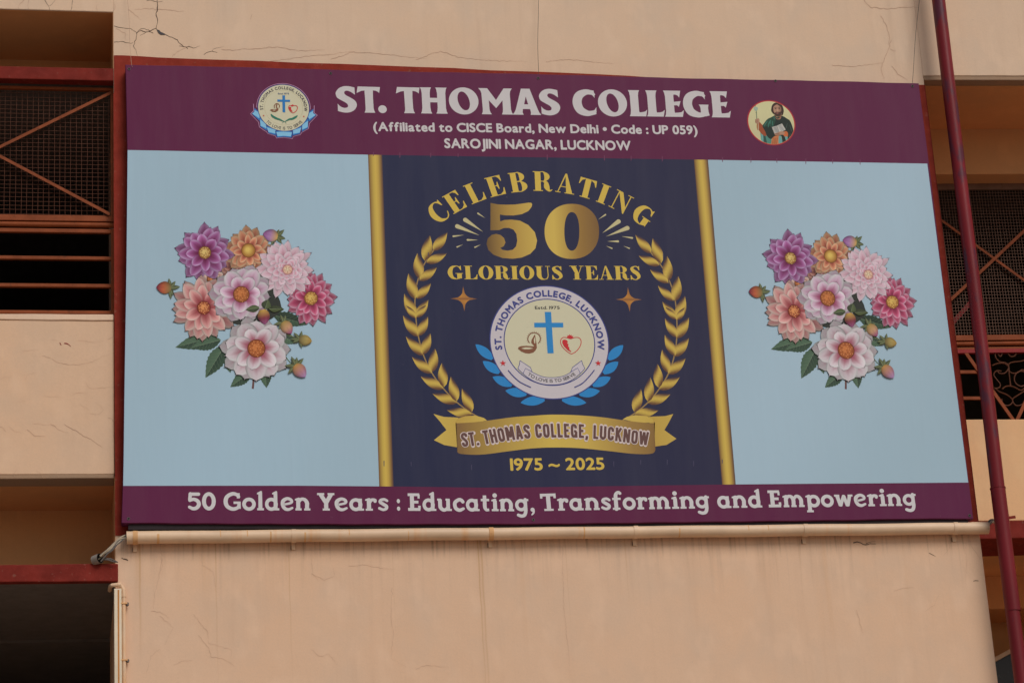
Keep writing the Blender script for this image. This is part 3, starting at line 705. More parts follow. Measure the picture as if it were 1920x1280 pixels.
def vfont(glyphs, track=.06, space=.3):
    """font from own outlines; glyph = (advance, [primitives]) in units of 1/100 cap height"""
    def draw(A, ch, tf, col):
        if ch == ' ': return
        sc0 = math.hypot(tf(1, 0)[0] - tf(0, 0)[0], tf(1, 0)[1] - tf(0, 0)[1]); sc1 = math.hypot(tf(0, 1)[0] - tf(0, 0)[0], tf(0, 1)[1] - tf(0, 0)[1])
        for pr in glyphs[ch][1]:
            k = pr[0]; T = lambda x, y: tf(x / 100 + track / 2, y / 100)
            if k == 'p': A.poly([T(*q) for q in pr[1]], col, [[T(*q) for q in h] for h in (pr[2] if len(pr) > 2 else [])])
            elif k == 'r': x0, y0, x1, y1 = pr[1:]; A.poly([T(x0, y0), T(x1, y0), T(x1, y1), T(x0, y1)], col)
            elif k == 'e': A.poly([T(*q) for q in ell(*pr[1:5], 24)], col)
            elif k == 'o':
                cx, cy, rx, ry, ix, iy = pr[1:7]; rot = pr[7] if len(pr) > 7 else 0; ox = pr[8] if len(pr) > 8 else 0
                A.poly([T(*q) for q in ell(cx, cy, rx, ry, 40)], col, [[T(*q) for q in ell(cx + ox, cy, ix, iy, 32, rot=rot)]])
            elif k in 'sl':
                q = catmull(pr[1], 7) if k == 's' and len(pr[1]) > 2 else list(pr[1]); N = len(q); rws = []
                for i, (x, y, w) in enumerate(q):
                    a = q[max(i - 1, 0)]; b_ = q[min(i + 1, N - 1)]; dx, dy = b_[0] - a[0], b_[1] - a[1]; l_ = math.hypot(dx, dy) or 1
                    rws.append([T(x - dy / l_ * w / 2, y + dx / l_ * w / 2), T(x + dy / l_ * w / 2, y - dx / l_ * w / 2)])
                A.grid(rws, [[col, col]] * N)
                if len(pr) > 2:
                    for (x, y, w) in (q[0], q[-1]): A.poly([T(*z_) for z_ in ell(x, y, w / 2, w / 2, 12)], col)
    return {'adv': lambda ch: space if ch == ' ' else glyphs[ch][0] / 100 + track, 'draw': draw}
def text_line(A, F, s, p0, p1, h, col, nm=None):
    """s between two points of the banner (baseline), cap height h in metres"""
    tot = sum(F['adv'](c_) for c_ in s); L = math.dist(p0, p1); kx = L / tot; dx, dy = (p1[0] - p0[0]) / L, (p1[1] - p0[1]) / L; x = 0
    for c_ in s:
        o = x
        A_tf = lambda a, b_, o=o: (p0[0] + dx * (o + a) * kx - dy * h * b_, p0[1] + dy * (o + a) * kx + dx * h * b_)
        F['draw'](A, c_, A_tf, col); x += F['adv'](c_)
        if nm and c_ == ' ': A.build(nm, ban); A = Art(A.z0)
    return A
def text_path(A, F, s, path, h, col, kx=None, fit=True):
    """s along a polyline of banner points"""
    seg = [0]
    for a, b_ in zip(path, path[1:]): seg.append(seg[-1] + math.dist(a, b_))
    tot = sum(F['adv'](c_) for c_ in s); k_ = seg[-1] / tot; x = 0
    for c_ in s:
        w = F['adv'](c_); m_ = (x + w / 2) * k_
        i = next((i for i in range(len(seg) - 1) if m_ <= seg[i + 1]), len(seg) - 2)
        t = (m_ - seg[i]) / (seg[i + 1] - seg[i]); cx_ = path[i][0] + (path[i + 1][0] - path[i][0]) * t; cy_ = path[i][1] + (path[i + 1][1] - path[i][1]) * t
        a0 = path[max(i - 0, 0)]; a1 = path[min(i + 1, len(path) - 1)]; d = math.atan2(a1[1] - a0[1], a1[0] - a0[0]); cs_, sn = math.cos(d), math.sin(d)
        tf = lambda a, b_, w=w, cx_=cx_, cy_=cy_, cs_=cs_, sn=sn: (cx_ + cs_ * (a - w / 2) * k_ - sn * b_ * h, cy_ + sn * (a - w / 2) * k_ + cs_ * b_ * h)
        F['draw'](A, c_, tf, col); x += w
def dense(pts, n=60, smooth=True):
    q = catmull(pts, n) if smooth else pts; return q

def flare(x0, x1, y0=0, y1=100, f=6):
    return ('p', [(x0 - f, y0), (x1 + f, y0), (x1 + f * .35, y0 + 8), (x1, y0 + 22), (x1, y1 - 22), (x1 + f * .35, y1 - 8), (x1 + f, y1), (x0 - f, y1), (x0 - f * .35, y1 - 8), (x0, y1 - 22), (x0, y0 + 22), (x0 - f * .35, y0 + 8)])
TITLE = {
 'S': (80, [('p', [(73, 96), (60, 99)] + catmull([(60, 99), (45, 101), (28, 99), (12, 91), (2, 78), (1, 68), (6, 56), (20, 47), (38, 37), (46, 28), (44, 20), (34, 17), (24, 19), (14, 25), (7, 33)], 4)[1:] + [(7, 5)] + catmull([(7, 5), (22, 1), (38, -1), (56, 2), (71, 11), (79, 25), (78, 38), (69, 49), (52, 59), (38, 67), (33, 75), (37, 82), (46, 83), (56, 80), (66, 74), (74, 68)], 4)[1:])]),
 'T': (92, [('p', [(5, 100), (92, 99), (88, 76), (84, 80), (76, 84), (64, 86), (63, 60), (64, 18), (66, 8), (70, 0), (28, 0), (32, 8), (33, 18), (32, 60), (31, 85), (18, 83), (9, 79), (0, 75)])]),
 '.': (34, [('e', 17, 14, 17, 15)]),
 'H': (104, [flare(7, 38), flare(66, 98), ('r', 37, 43, 67, 60)]),
 'O': (114, [('o', 57, 50, 57, 52, 22, 37, .28, 0)]),
 'M': (133, [('p', [(0, 100), (34, 100), (66, 55), (98, 100), (130, 100), (123, 90), (121, 78), (122, 20), (125, 8), (130, 0), (86, 0), (90, 10), (91, 20), (91, 54), (65, 24), (38, 54), (39, 18), (42, 8), (47, 0), (8, 0), (12, 8), (13, 20), (11, 80), (8, 90)])]),
 'A': (112, [('p', [(0, 0), (8, 10), (13, 20), (38, 100), (72, 100), (100, 20), (105, 9), (112, 0), (70, 0), (72, 9), (69, 22), (41, 22), (39, 9), (43, 0)], [[(47, 40), (63, 40), (55, 70)]])]),
 'C': (92, [('s', [(86, 78, 9), (74, 88, 16), (52, 90, 22), (26, 76, 32), (17, 50, 35), (27, 22, 32), (54, 9, 22), (74, 12, 15), (88, 20, 8)]), ('p', [(66, 99), (84, 96), (86, 68), (78, 78), (68, 86)]), ('p', [(70, 1), (88, 6), (90, 33), (82, 22), (72, 14)])]),
 'L': (72, [flare(8, 40), ('p', [(38, 0), (66, 0), (72, 26), (64, 19), (52, 16), (38, 15)])]),
 'E': (75, [flare(8, 40), ('p', [(38, 100), (68, 100), (62, 74), (56, 82), (48, 85), (38, 85)]), ('p', [(38, 57), (66, 60), (58, 38), (52, 44), (38, 44)]), ('p', [(38, 0), (70, 0), (76, 26), (66, 18), (54, 16), (38, 15)])]),
 'G': (101, [('s', [(86, 78, 9), (74, 88, 16), (52, 90, 22), (26, 76, 32), (17, 50, 35), (27, 22, 32), (54, 9, 21), (78, 10, 16)]), ('p', [(66, 99), (84, 96), (86, 68), (78, 78), (68, 86)]), ('p', [(60, 48), (98, 48), (95, 36), (96, 20), (99, 7), (84, 3), (66, 6), (66, 34), (64, 42)])])}
def tbox(A, ch, x0, x1, yb0, yb1, h, col):
    """one title letter in its measured place"""
    F = vfont(TITLE, track=0); w = TITLE[ch][0] / 100; a, b_ = U(x0, yb0), U(x1, yb1); kx = (b_[0] - a[0]) / w
    F['draw'](A, ch, lambda x, y: (a[0] + x * kx, a[1] + (b_[1] - a[1]) * x / w + y * h), col)
white = pc(180, 172, 168)
base = lambda x: 211.6 + (x - 690) * .01345
for ch, x0, x1 in [('S', 630.3, 669.8), ('T', 670, 714.4), ('.', 709.5, 725.5), ('T', 744, 788.8), ('H', 789, 839.8), ('O', 843, 898.5), ('M', 899.5, 964), ('A', 961.5, 1015), ('S', 1012.5, 1051.5), ('C', 1075.5, 1120.4), ('O', 1123, 1177.5), ('L', 1180, 1214.6), ('L', 1212.5, 1247.5), ('E', 1246, 1282.9), ('G', 1283, 1332), ('E', 1333.5, 1371)]:
    if x0 in (630.3, 744, 1075.5): A = Art(.0003)
    tbox(A, ch, x0, x1, base(x0), base(x1), U(x0, base(x0) - 48.8)[1] - U(x0, base(x0))[1], white)
    if x1 in (725.5, 1051.5, 1371): A.build('title_word', ban)
hgt = lambda x, y, p_: U(x, y - p_)[1] - U(x, y)[1]
A = Art(.0003); FS = sans(.033, .044, .27)
text_line(A, FS, '(Affiliated to CISCE Board, New Delhi \u2022 Code : UP 059)', U(699.5, 246.2), U(1309, 252.6), hgt(1000, 250, 17), white, 'affiliation_word').build('affiliation_word', ban)
A = Art(.0003); text_line(A, FS, 'SAROJINI NAGAR, LUCKNOW', U(833, 278), U(1184, 282.6), hgt(1000, 280, 18.3), white, 'address_word').build('address_word', ban)

# high-contrast serif ---------------------------------------------------
BOD = {
 'I': (46, [('r', 9, 0, 37, 100), ('r', 0, 0, 46, 4), ('r', 0, 96, 46, 100)]),
 'L': (80, [('r', 9, 0, 37, 100), ('r', 0, 0, 78, 4), ('r', 0, 96, 50, 100), ('p', [(52, 3), (78, 3), (80, 36), (76, 36), (70, 18)])]),
 'E': (80, [('r', 9, 0, 37, 100), ('r', 0, 0, 78, 4), ('r', 0, 96, 76, 100), ('p', [(52, 3), (78, 3), (80, 34), (76, 34), (70, 16)]), ('p', [(54, 97), (76, 97), (76, 70), (72, 70), (66, 86)]), ('r', 36, 48, 52, 52), ('p', [(56, 32), (56, 68), (52, 68), (48, 54), (44, 50), (48, 46), (52, 32)])]),
 'T': (86, [('r', 29, 0, 57, 100), ('r', 18, 0, 68, 4), ('r', 2, 96, 84, 100), ('p', [(2, 97), (0, 66), (4, 66), (12, 86), (30, 97)]), ('p', [(84, 97), (86, 66), (82, 66), (74, 86), (56, 97)])]),
 'A': (92, [('p', [(11, 3), (16, 3), (46, 92), (42, 101)]), ('p', [(42, 101), (50, 101), (84, 3), (54, 3)]), ('r', 20, 30, 62, 34), ('r', 0, 0, 27, 4), ('r', 46, 0, 93, 4)]),
 'R': (92, [('r', 9, 0, 37, 100), ('r', 0, 0, 46, 4), ('r', 0, 96, 40, 100), ('s', [(36, 98, 4), (52, 97.5, 6), (68, 75, 27), (54, 52, 6), (36, 51, 4)]), ('s', [(50, 51, 6), (62, 42, 20), (66, 20, 26), (78, 3, 10), (92, 9, 3)])]),
 'B': (84, [('r', 9, 0, 37, 100), ('r', 0, 0, 40, 4), ('r', 0, 96, 40, 100), ('s', [(36, 98, 4), (50, 97.5, 6), (64, 76, 26), (52, 54, 6), (36, 53, 4)]), ('s', [(36, 53, 4), (54, 52, 6), (70, 27, 28), (54, 3, 6), (36, 2, 4)])]),
 'C': (86, [('s', [(82, 68, 4), (72, 90, 7), (54, 98, 6), (28, 86, 20), (16, 50, 29), (28, 14, 20), (56, 2, 6), (74, 10, 6), (84, 30, 4)]), ('p', [(83, 100), (80, 100), (72, 92), (76, 74), (84, 66)])]),
 'G': (94, [('s', [(82, 68, 4), (72, 90, 7), (54, 98, 6), (28, 86, 20), (16, 50, 29), (28, 14, 20), (54, 2, 6), (66, 6, 6)]), ('p', [(83, 100), (80, 100), (72, 92), (76, 74), (84, 66)]), ('p', [(58, 42), (86, 42), (86, 4), (80, 8), (70, 3), (58, 6)]), ('r', 48, 41, 94, 45)]),
 'O': (90, [('o', 45, 50, 45, 52, 18, 47)]),
 'N': (92, [('p', [(6, 100), (34, 100), (79, 26), (79, -2), (74, -2), (16, 92)]), ('r', 13, 2, 18, 92), ('r', 74, 0, 79, 98), ('r', 0, 0, 30, 4), ('r', 0, 96, 20, 100), ('r', 62, 96, 92, 100)]),
 'U': (92, [('r', 0, 96, 46, 100), ('r', 62, 96, 92, 100), ('s', [(23, 99, 28), (23, 60, 28), (23, 30, 28), (34, 8, 18), (52, 1, 6), (70, 8, 6), (77, 30, 5), (77, 60, 5), (77, 98, 5)])]),
 'S': (70, [('s', [(60, 70, 4), (52, 92, 8), (34, 98, 6), (15, 84, 18), (24, 64, 26), (46, 46, 27), (56, 22, 20), (38, 2, 6), (16, 8, 8), (6, 32, 4)]), ('p', [(62, 100), (59, 100), (50, 92), (58, 70), (62, 68)]), ('p', [(3, 0), (6, 0), (16, 8), (8, 30), (3, 34)])]),
 'Y': (92, [('p', [(10, 98), (40, 98), (58, 46), (58, 38), (34, 38), (34, 46)]), ('p', [(56, 44), (60, 44), (80, 98), (75, 98)]), ('r', 31, 0, 59, 44), ('r', 20, 0, 70, 4), ('r', 0, 96, 48, 100), ('r', 62, 96, 92, 100)])}
FB = vfont(BOD, .07, .38); gtext = pc(188, 158, 66)
A = Art(.0003)
text_line(A, FB, 'GLORIOUS', U(838.5, 523.3), U(1057.5, 524), hgt(950, 523, 25), gtext); A.build('gold_word', ban); A = Art(.0003); text_line(A, FB, 'YEARS', U(1068, 524), U(1203.5, 524.6), hgt(1130, 524, 25.6), gtext)
A.build('gold_word', ban)
A = Art(.0003)
cl = [('C', 821, 397.8), ('E', 852.6, 378.4), ('L', 891.3, 362.7), ('E', 928.9, 349.3), ('B', 971.3, 342), ('R', 1017.3, 340.9), ('A', 1060, 345), ('T', 1100.5, 351.5), ('I', 1132, 362.7), ('N', 1167.1, 374.8), ('G', 1205.5, 403.5)]
def circ3(a, b_, c_):
    ax, ay = a; bx, by = b_; cx_, cy_ = c_; d = 2 * (ax * (by - cy_) + bx * (cy_ - ay) + cx_ * (ay - by))
    ux = ((ax * ax + ay * ay) * (by - cy_) + (bx * bx + by * by) * (cy_ - ay) + (cx_ * cx_ + cy_ * cy_) * (ay - by)) / d
    uy = ((ax * ax + ay * ay) * (cx_ - bx) + (bx * bx + by * by) * (ax - cx_) + (cx_ * cx_ + cy_ * cy_) * (bx - ax)) / d
    return (ux, uy), math.dist((ux, uy), a)
cc_, rc_ = circ3(U(821, 398.5), U(1015, 340), U(1205.5, 403.5))
hC = hgt(1017, 358, 36.5)
for ch, px, py in cl:
    x, y = U(px, py); th = math.atan2(y - cc_[1], x - cc_[0]); w = BOD[ch][0] / 100 * hC * .98; sn, cs_ = math.sin(th - math.pi / 2), math.cos(th - math.pi / 2)
    bx, by = cc_[0] + (rc_ - hC / 2) * math.cos(th), cc_[1] + (rc_ - hC / 2) * math.sin(th)
    F0 = vfont(BOD, 0)
    F0['draw'](A, ch, lambda a, b_: (bx + cs_ * (a * hC * .98 - w / 2) - sn * b_ * hC, by + sn * (a * hC * .98 - w / 2) + cs_ * b_ * hC), gtext)
A.build('gold_word', ban)
# big 50 ------------------------------------------------------------
c5 = lambda x, y: U(700 + x / 4.129, 290 + y / 4.129)
c7 = lambda x, y: U(1000 + x / 4.129, 290 + y / 4.129)
A = Art(.0003)
five = [(907, 374), (960, 385), (1030, 388), (1100, 386), (1160, 378), (1200, 372), (1222, 373), (1230, 385), (1225, 405), (1200, 437), (1150, 461), (1085, 471), (1020, 470), (980, 464), (980, 490), (982, 517), (1015, 506), (1070, 503), (1135, 511), (1200, 545), (1250, 600), (1268, 665), (1255, 725), (1215, 768), (1150, 796), (1080, 806), (1000, 800), (930, 775), (890, 737), (876, 690), (885, 650), (915, 622), (950, 613), (985, 622), (1012, 645), (1023, 680), (1010, 708), (983, 722), (1000, 737), (1040, 743), (1080, 736), (1105, 710), (1114, 665), (1108, 615), (1086, 582), (1050, 567), (1010, 568), (975, 584), (906, 586), (907, 480)]
A.poly([c5(*q) for q in five], (1, 1, 1, 1))
sup = lambda cx, cy, rx, ry, e, n=56: [c7(cx + rx * math.copysign(abs(math.cos(2 * math.pi * i / n)) ** e, math.cos(2 * math.pi * i / n)), cy + ry * math.copysign(abs(math.sin(2 * math.pi * i / n)) ** e, math.sin(2 * math.pi * i / n))) for i in range(n)]
A.poly(sup(298, 594, 211, 213, .92), (1, 1, 1, 1), [sup(298, 594, 58, 149, .9)])
A.build('fifty_numeral', ban, M['gold50'])
# sparks beside the numeral
A = Art(.0003); spk = pc(176, 164, 120)
def drop(a, b_, w, col):                                  # round head at a, point at b
    ax, ay = a; bx, by = b_; L = math.dist(a, b_); dx, dy = (bx - ax) / L, (by - ay) / L; pts = []
    for i in range(9):
        t = math.pi / 2 + math.pi * i / 8; pts.append((ax + w / 2 * (math.cos(t) * dx - math.sin(t) * dy), ay + w / 2 * (math.cos(t) * dy + math.sin(t) * dx)))
    A.poly(pts + [(bx, by)], col)
for fn_, L in ((c5, [((810, 455), (867, 492), 14), ((712, 505), (850, 598), 38), ((650, 555), (822, 625), 38), ((620, 632), (702, 622), 16), ((730, 660), (812, 661), 17), ((648, 715), (695, 695), 11), ((786, 717), (832, 696), 12)]),
               (c7, [((558, 465), (503, 502), 14), ((660, 517), (533, 608), 38), ((728, 568), (562, 634), 38), ((765, 645), (682, 632), 16), ((655, 671), (572, 671), 19), ((743, 725), (695, 706), 11), ((608, 725), (562, 706), 12)])):
    for a, b_, w in L: A = Art(.0003); drop(fn_(*a), fn_(*b_), w / 4.129 * .00358, spk); A.build('spark_mark', ban)
for cx_, cy_ in ((869.5, 560), (1179, 561.5)):
    A = Art(.0003); n_ = 32; pts = []
    c_ = U(cx_, cy_); R_ = .092
    for i in range(n_):
        a = 2 * math.pi * i / n_; r = R_ * (abs(math.cos(a)) ** .5 + abs(math.sin(a)) ** .5) ** (-1 / .5) if i % 8 else R_ * 1.05
        pts.append((c_[0] + r * math.cos(a), c_[1] + r * math.sin(a)))
    k_ = lambda x, z: mixc(pc(176, 118, 48), pc(120, 78, 48), abs(x - c_[0] + z - c_[1]) / .09)
    A.poly(pts, k_); A.build('four_point_star', ban)

# laurel branches --------------------------------------------------------
def leaf(A, tip, base_, w, pal=None):
    """gold leaf from its tip to its foot on the stem, sheen across it"""
    L = math.dist(tip, base_); dx, dy = (tip[0] - base_[0]) / L, (tip[1] - base_[1]) / L; rws = []; cc = []
    for i in range(9):
        t = i / 8; hw = w * math.sin(math.pi * (.04 + .95 * t) ** .85) * .5 if 0 < i < 8 else .0004; r_ = []; c_ = []
        for j in range(7):
            s_ = -1 + j / 3; r_.append((base_[0] + dx * L * t - dy * hw * s_, base_[1] + dy * L * t + dx * hw * s_))
            X = (t - .5) * .9 + s_ * .35 * (1 if dx > 0 else -1); c_.append(gold(.5 + X * 1.2) if pal is None else pal)
        rws.append(r_); cc.append(c_)
    A.grid(rws, cc)
cA = lambda x, y: U(700 + x / 4.129, 290 + y / 4.129)
cB = lambda x, y: U(700 + x / 3.766, 580 + y / 3.766)
leavesL = [((572, 602), (465, 745), cA), ((437, 625), (398, 822), cA), ((568, 765), (412, 838), cA), ((342, 762), (357, 960), cA), ((492, 872), (358, 976), cA), ((273, 918), (322, 1118), cA), ((445, 995), (336, 1115), cA), ((240, 1075), (326, 1268), cA), ((425, 1122), (333, 1262), cA),
           ((232, -28), (298, 62), cB), ((372, -30), (304, 58), cB), ((210, 42), (318, 194), cB), ((385, 50), (318, 188), cB), ((230, 190), (356, 326), cB), ((402, 168), (348, 320), cB), ((273, 335), (412, 452), cB), ((435, 275), (415, 442), cB), ((334, 472), (495, 562), cB), ((484, 378), (496, 550), cB), ((418, 594), (590, 660), cB), ((548, 474), (586, 650), cB), ((520, 710), (696, 742), cB), ((627, 558), (696, 724), cB)]
stemL = [cA(505, 700), cA(440, 775), cA(375, 885), cA(335, 1010), cA(322, 1130), cA(330, 1270), cB(318, 190), cB(355, 325), cB(415, 450), cB(495, 558), cB(590, 655), cB(700, 735), cB(800, 788)]
mx = U(1025, 640)[0]
mxs = (U(763, 575)[0] + U(1282, 573)[0]) / 2
for side in (1, -1):
    A = Art(.0003); fl = (lambda q: q) if side == 1 else (lambda q: (2 * mxs - q[0], q[1]))
    A.stroke([(x, y, .009) for x, y in map(fl, stemL)], pc(138, 110, 66), caps=False); lb_ = A.build('laurel_branch', ban)
    for i, (t_, b_, fn_) in enumerate(leavesL):
        A = Art(.0004 + i * 1e-5); t2, b2 = fn_(*t_), fn_(*b_); leaf(A, fl(t2), fl(b2), .36 * math.dist(t2, b2) + .006); A.build('leaf', lb_)

# ribbon below ----------------------------------------------------------
A = Art(.0006)
cD = lambda x, y: U(1000 + x / 3.765, 580 + y / 3.765)
g1, g2_ = pc(170, 138, 62), pc(186, 158, 74)
A.poly([cB(424, 737), cB(500, 758), cB(600, 762), cB(600, 800), cB(590, 972), cB(500, 956), cB(428, 922), cB(516, 850), cB(470, 790)], lambda x, z: mixc(g2_, g1, (x - 2.6) * 3))
A.poly([cD(988, 737), cD(930, 752), cD(815, 756), cD(820, 800), cD(850, 968), cD(940, 955), cD(1010, 912), cD(925, 850), cD(955, 800)], lambda x, z: mixc(g1, g2_, (x - 4.2) * 3))
dk = pc(116, 86, 48)
A.poly([cB(x, y) for x, y in [(580, 790), (600, 768), (650, 752), (720, 748), (780, 765), (802, 782), (740, 795), (640, 803), (592, 805)]], lambda x, z: mixc(g1, g2_, (x - 2.85) * 8))
A.poly([cD(x, y) for x, y in [(632, 775), (660, 757), (720, 745), (800, 752), (840, 772), (846, 788), (830, 798), (770, 798), (700, 790)]], lambda x, z: mixc(g2_, g1, (x - 4.1) * 5))
topR = [(855.5, 791), (858, 793), (900, 790), (960, 782), (1000, 779), (1035, 777), (1080, 778), (1130, 782), (1180, 789), (1224, 793), (1226, 790)]
botR = [(857.5, 842), (862, 850), (900, 852), (950, 846), (1000, 840), (1045, 838.5), (1090, 840), (1140, 845), (1190, 850.5), (1222, 850), (1229, 843)]
rib = [(0, pc(104, 76, 44)), (.12, pc(122, 92, 50)), (.3, pc(164, 134, 62)), (.48, pc(186, 158, 70)), (.62, pc(182, 152, 70)), (.8, pc(142, 110, 56)), (1, pc(104, 74, 44))]
def ribc(u):
    for a, b_ in zip(rib, rib[1:]):
        if u <= b_[0]: return mixc(a[1], b_[1], (u - a[0]) / (b_[0] - a[0]))
    return rib[-1][1]
tt, bb = catmull(topR, 5), catmull(botR, 5); rws = []; cc = []
for j in range(5):
    w = j / 4; rws.append([U(a[0] * (1 - w) + b_[0] * w, a[1] * (1 - w) + b_[1] * w) for a, b_ in zip(tt, bb)]); cc.append([ribc(i / (len(tt) - 1)) for i in range(len(tt))])
A.grid(rws, cc); A.build('gold_ribbon', ban)
base_r = [(866, 837.5), (890, 835), (919, 831), (955, 825.5), (990, 821.5), (1040, 819.6), (1095, 820.8), (1150, 826), (1185, 831), (1216, 835.5)]
pathr = [U(*q) for q in catmull(base_r, 10)]
hR = hgt(1040, 820, 25.6)
def condensed(dw):
    w = 17 + dw; T_ = {}
    def L(*p_): return ('l', [(x, y, w) for x, y in p_], 1) if dw else ('l', [(x, y, w) for x, y in p_])
    def S_(*p_): return ('s', [(x, y, w) for x, y in p_], 1) if dw else ('s', [(x, y, w) for x, y in p_])
    e = dw / 2 * 0
    T_['S'] = (46, [S_((37, 70), (35, 86), (23, 92), (11, 84), (10, 68), (20, 55), (31, 42), (36, 28), (33, 13), (22, 8), (11, 14), (9, 30))])
    T_['T'] = (42, [L((2, 91), (40, 91)), L((21, 90), (21, 0))]); T_['.'] = (20, [L((10, 0), (10, 16))]); T_[','] = (20, [L((10, 16), (10, 2), (5, -14))])
    T_['H'] = (48, [L((10, 0), (10, 100)), L((38, 0), (38, 100)), L((10, 51), (38, 51))])
    T_['O'] = (48, [S_((24, 92), (12, 84), (10, 50), (12, 16), (24, 8), (36, 16), (38, 50), (36, 84), (24, 92))])
    T_['M'] = (60, [L((10, 0), (10, 100)), L((50, 0), (50, 100)), L((13, 98), (30, 22)), L((30, 22), (47, 98))])
    T_['A'] = (50, [L((9, 0), (24, 100)), L((26, 100), (41, 0)), L((14, 27), (36, 27))])
    T_['C'] = (46, [S_((36, 66), (35, 84), (23, 92), (12, 84), (10, 50), (12, 16), (23, 8), (35, 16), (36, 34))])
    T_['L'] = (38, [L((10, 100), (10, 0)), L((10, 8), (36, 8))]); T_['E'] = (40, [L((10, 100), (10, 0)), L((10, 8), (37, 8)), L((10, 91), (37, 91)), L((10, 51), (33, 51))])
    T_['G'] = (48, [S_((36, 68), (35, 84), (23, 92), (12, 84), (10, 50), (12, 16), (23, 8), (33, 14), (37, 28)), L((38, 0), (38, 46)), L((24, 46), (40, 46))])
    T_['U'] = (48, [S_((10, 100), (10, 60), (10, 22), (24, 8), (38, 22), (38, 60), (38, 100))]); T_['K'] = (48, [L((10, 0), (10, 100)), L((12, 46), (38, 100)), L((20, 56), (40, 0))])
    T_['N'] = (50, [L((10, 0), (10, 100)), L((40, 0), (40, 100)), L((12, 96), (38, 4))]); T_['W'] = (68, [L((8, 100), (20, 2)), L((20, 2), (34, 96)), L((34, 96), (48, 2)), L((48, 2), (60, 100))])
    return vfont(T_, .07, .26)
A = Art(.0009); pth2 = [(x, y - .000) for x, y in pathr]
text_path(A, condensed(11), 'ST. THOMAS COLLEGE, LUCKNOW', pth2, hR, pc(190, 172, 164)); A.z += .0002
text_path(A, condensed(0), 'ST. THOMAS COLLEGE, LUCKNOW', pth2, hR, pc(90, 62, 56))
A.build('ribbon_lettering', ban)
A = Art(.0003); text_line(A, sans(.026, .04, .26), '1975 ~ 2025', U(956.5, 882), U(1134.5, 880.2), hgt(1040, 881, 23), gtext); A.build('year_lettering', ban)

# emblem on navy -------------------------------------------------------
EC = ((P(918, 642, BY).x + P(1142, 642, BY).x) / 2, (P(1025, 535, BY).z + P(1035, 749, BY).z) / 2); ER = .4345 * (17.2 + BY) / 17.2
cE = lambda x, y: U(880 + x / 5.333, 530 + y / 5.333)
sky_b = pc(38, 116, 168); ink = pc(56, 60, 112); creme = pc(184, 176, 146); lil = pc(178, 168, 168)
A = Art(.0003)
blv = [((62, 615), (232, 762)), ((134, 783), (300, 900)), ((232, 940), (425, 1025)), ((360, 1078), (572, 1112)), ((512, 1198), (752, 1165))]
for t_, b_ in blv:
    for sgn in (1, -1):
        A = Art(.0003); f2 = (lambda q: q) if sgn == 1 else (lambda q: (2 * EC[0] - q[0], q[1]))
        p_, q_ = f2(cE(*t_)), f2(cE(*b_)); L = math.dist(p_, q_); dx, dy = (q_[0] - p_[0]) / L, (q_[1] - p_[1]) / L; o = []; i2 = []
        for k in range(13):
            t = k / 12; hw = .034 * math.sin(math.pi * min(1, t * .92)) ** .8 if 0 < k else 0; o.append((p_[0] + dx * L * t - dy * hw, p_[1] + dy * L * t + dx * hw)); i2.append((p_[0] + dx * L * t + dy * hw, p_[1] + dy * L * t - dx * hw))
        A.poly(o + i2[::-1][:-1], sky_b); A.build('blue_leaf', ban)
A = Art(.0004)
A.poly(ell(*EC, ER, ER, 96), ink); A.poly(ell(*EC, ER * .982, ER * .982, 96), lil)
A.poly(ell(*EC, ER * .765, ER * .765, 80), ink); A.poly(ell(*EC, ER * .748, ER * .748, 80), creme)
zz_ = A.z + 1e-4; emb = A.build('college_emblem', ban); A = Art(zz_)
def ring_words(A_, F, s_, c_, r, h, a0, a1, col, par, inner=False):
    tot = sum(F['adv'](q) for q in s_); x = 0; z = A_.z
    for wd in s_.split(' '):
        ww = sum(F['adv'](q) for q in wd); B = Art(z); ring_text(B, F, wd, c_, r, h, a0 + (a1 - a0) * x / tot, a0 + (a1 - a0) * (x + ww) / tot, col, inner); B.build('ring_word', par); z = B.z; x += ww + F['adv'](' ')
    A_.z = z
def seg(name, par):
    global A
    z = A.z; A.build(name, par); A = Art(z + 1e-5)
def ring_text(A, F, s, c_, r, h, a0, a1, col, inner=False):
    tot = sum(F['adv'](q) for q in s); x = 0
    for q in s:
        w = F['adv'](q); u = (x + w / 2) / tot; th = a0 + (a1 - a0) * u; k_ = abs(a1 - a0) * r / tot
        if not inner:
            bx, by = c_[0] + r * math.cos(th), c_[1] + r * math.sin(th); ro = th - math.pi / 2
        else:
            bx, by = c_[0] + r * math.cos(th), c_[1] + r * math.sin(th); ro = th + math.pi / 2
        cs_, sn = math.cos(ro), math.sin(ro)
        F['draw'](A, q, lambda a, b_: (bx + cs_ * (a - w / 2) * k_ - sn * b_ * h, by + sn * (a - w / 2) * k_ + cs_ * b_ * h), col); x += w
ring_words(A, sans(.042, .05, .36), 'ST. THOMAS COLLEGE, LUCKNOW', EC, ER * .80, ER * .118, RAD(190), RAD(-9.5), ink, emb); A.z = .0010
text_line(A, sans(.016, .05, .24), 'Estd. 1975', cE(655, 265), cE(906, 265), .0062 * 3.9, pc(50, 48, 48)); seg('date_lettering', emb)
A.poly([cE(754, 292), cE(817, 292), cE(843, 705), cE(782, 705)], sky_b); A.poly([cE(648, 400), cE(938, 400), cE(940, 446), cE(650, 446)], sky_b); seg('cross', emb)
bro = pc(116, 74, 52); redc = pc(176, 40, 44)
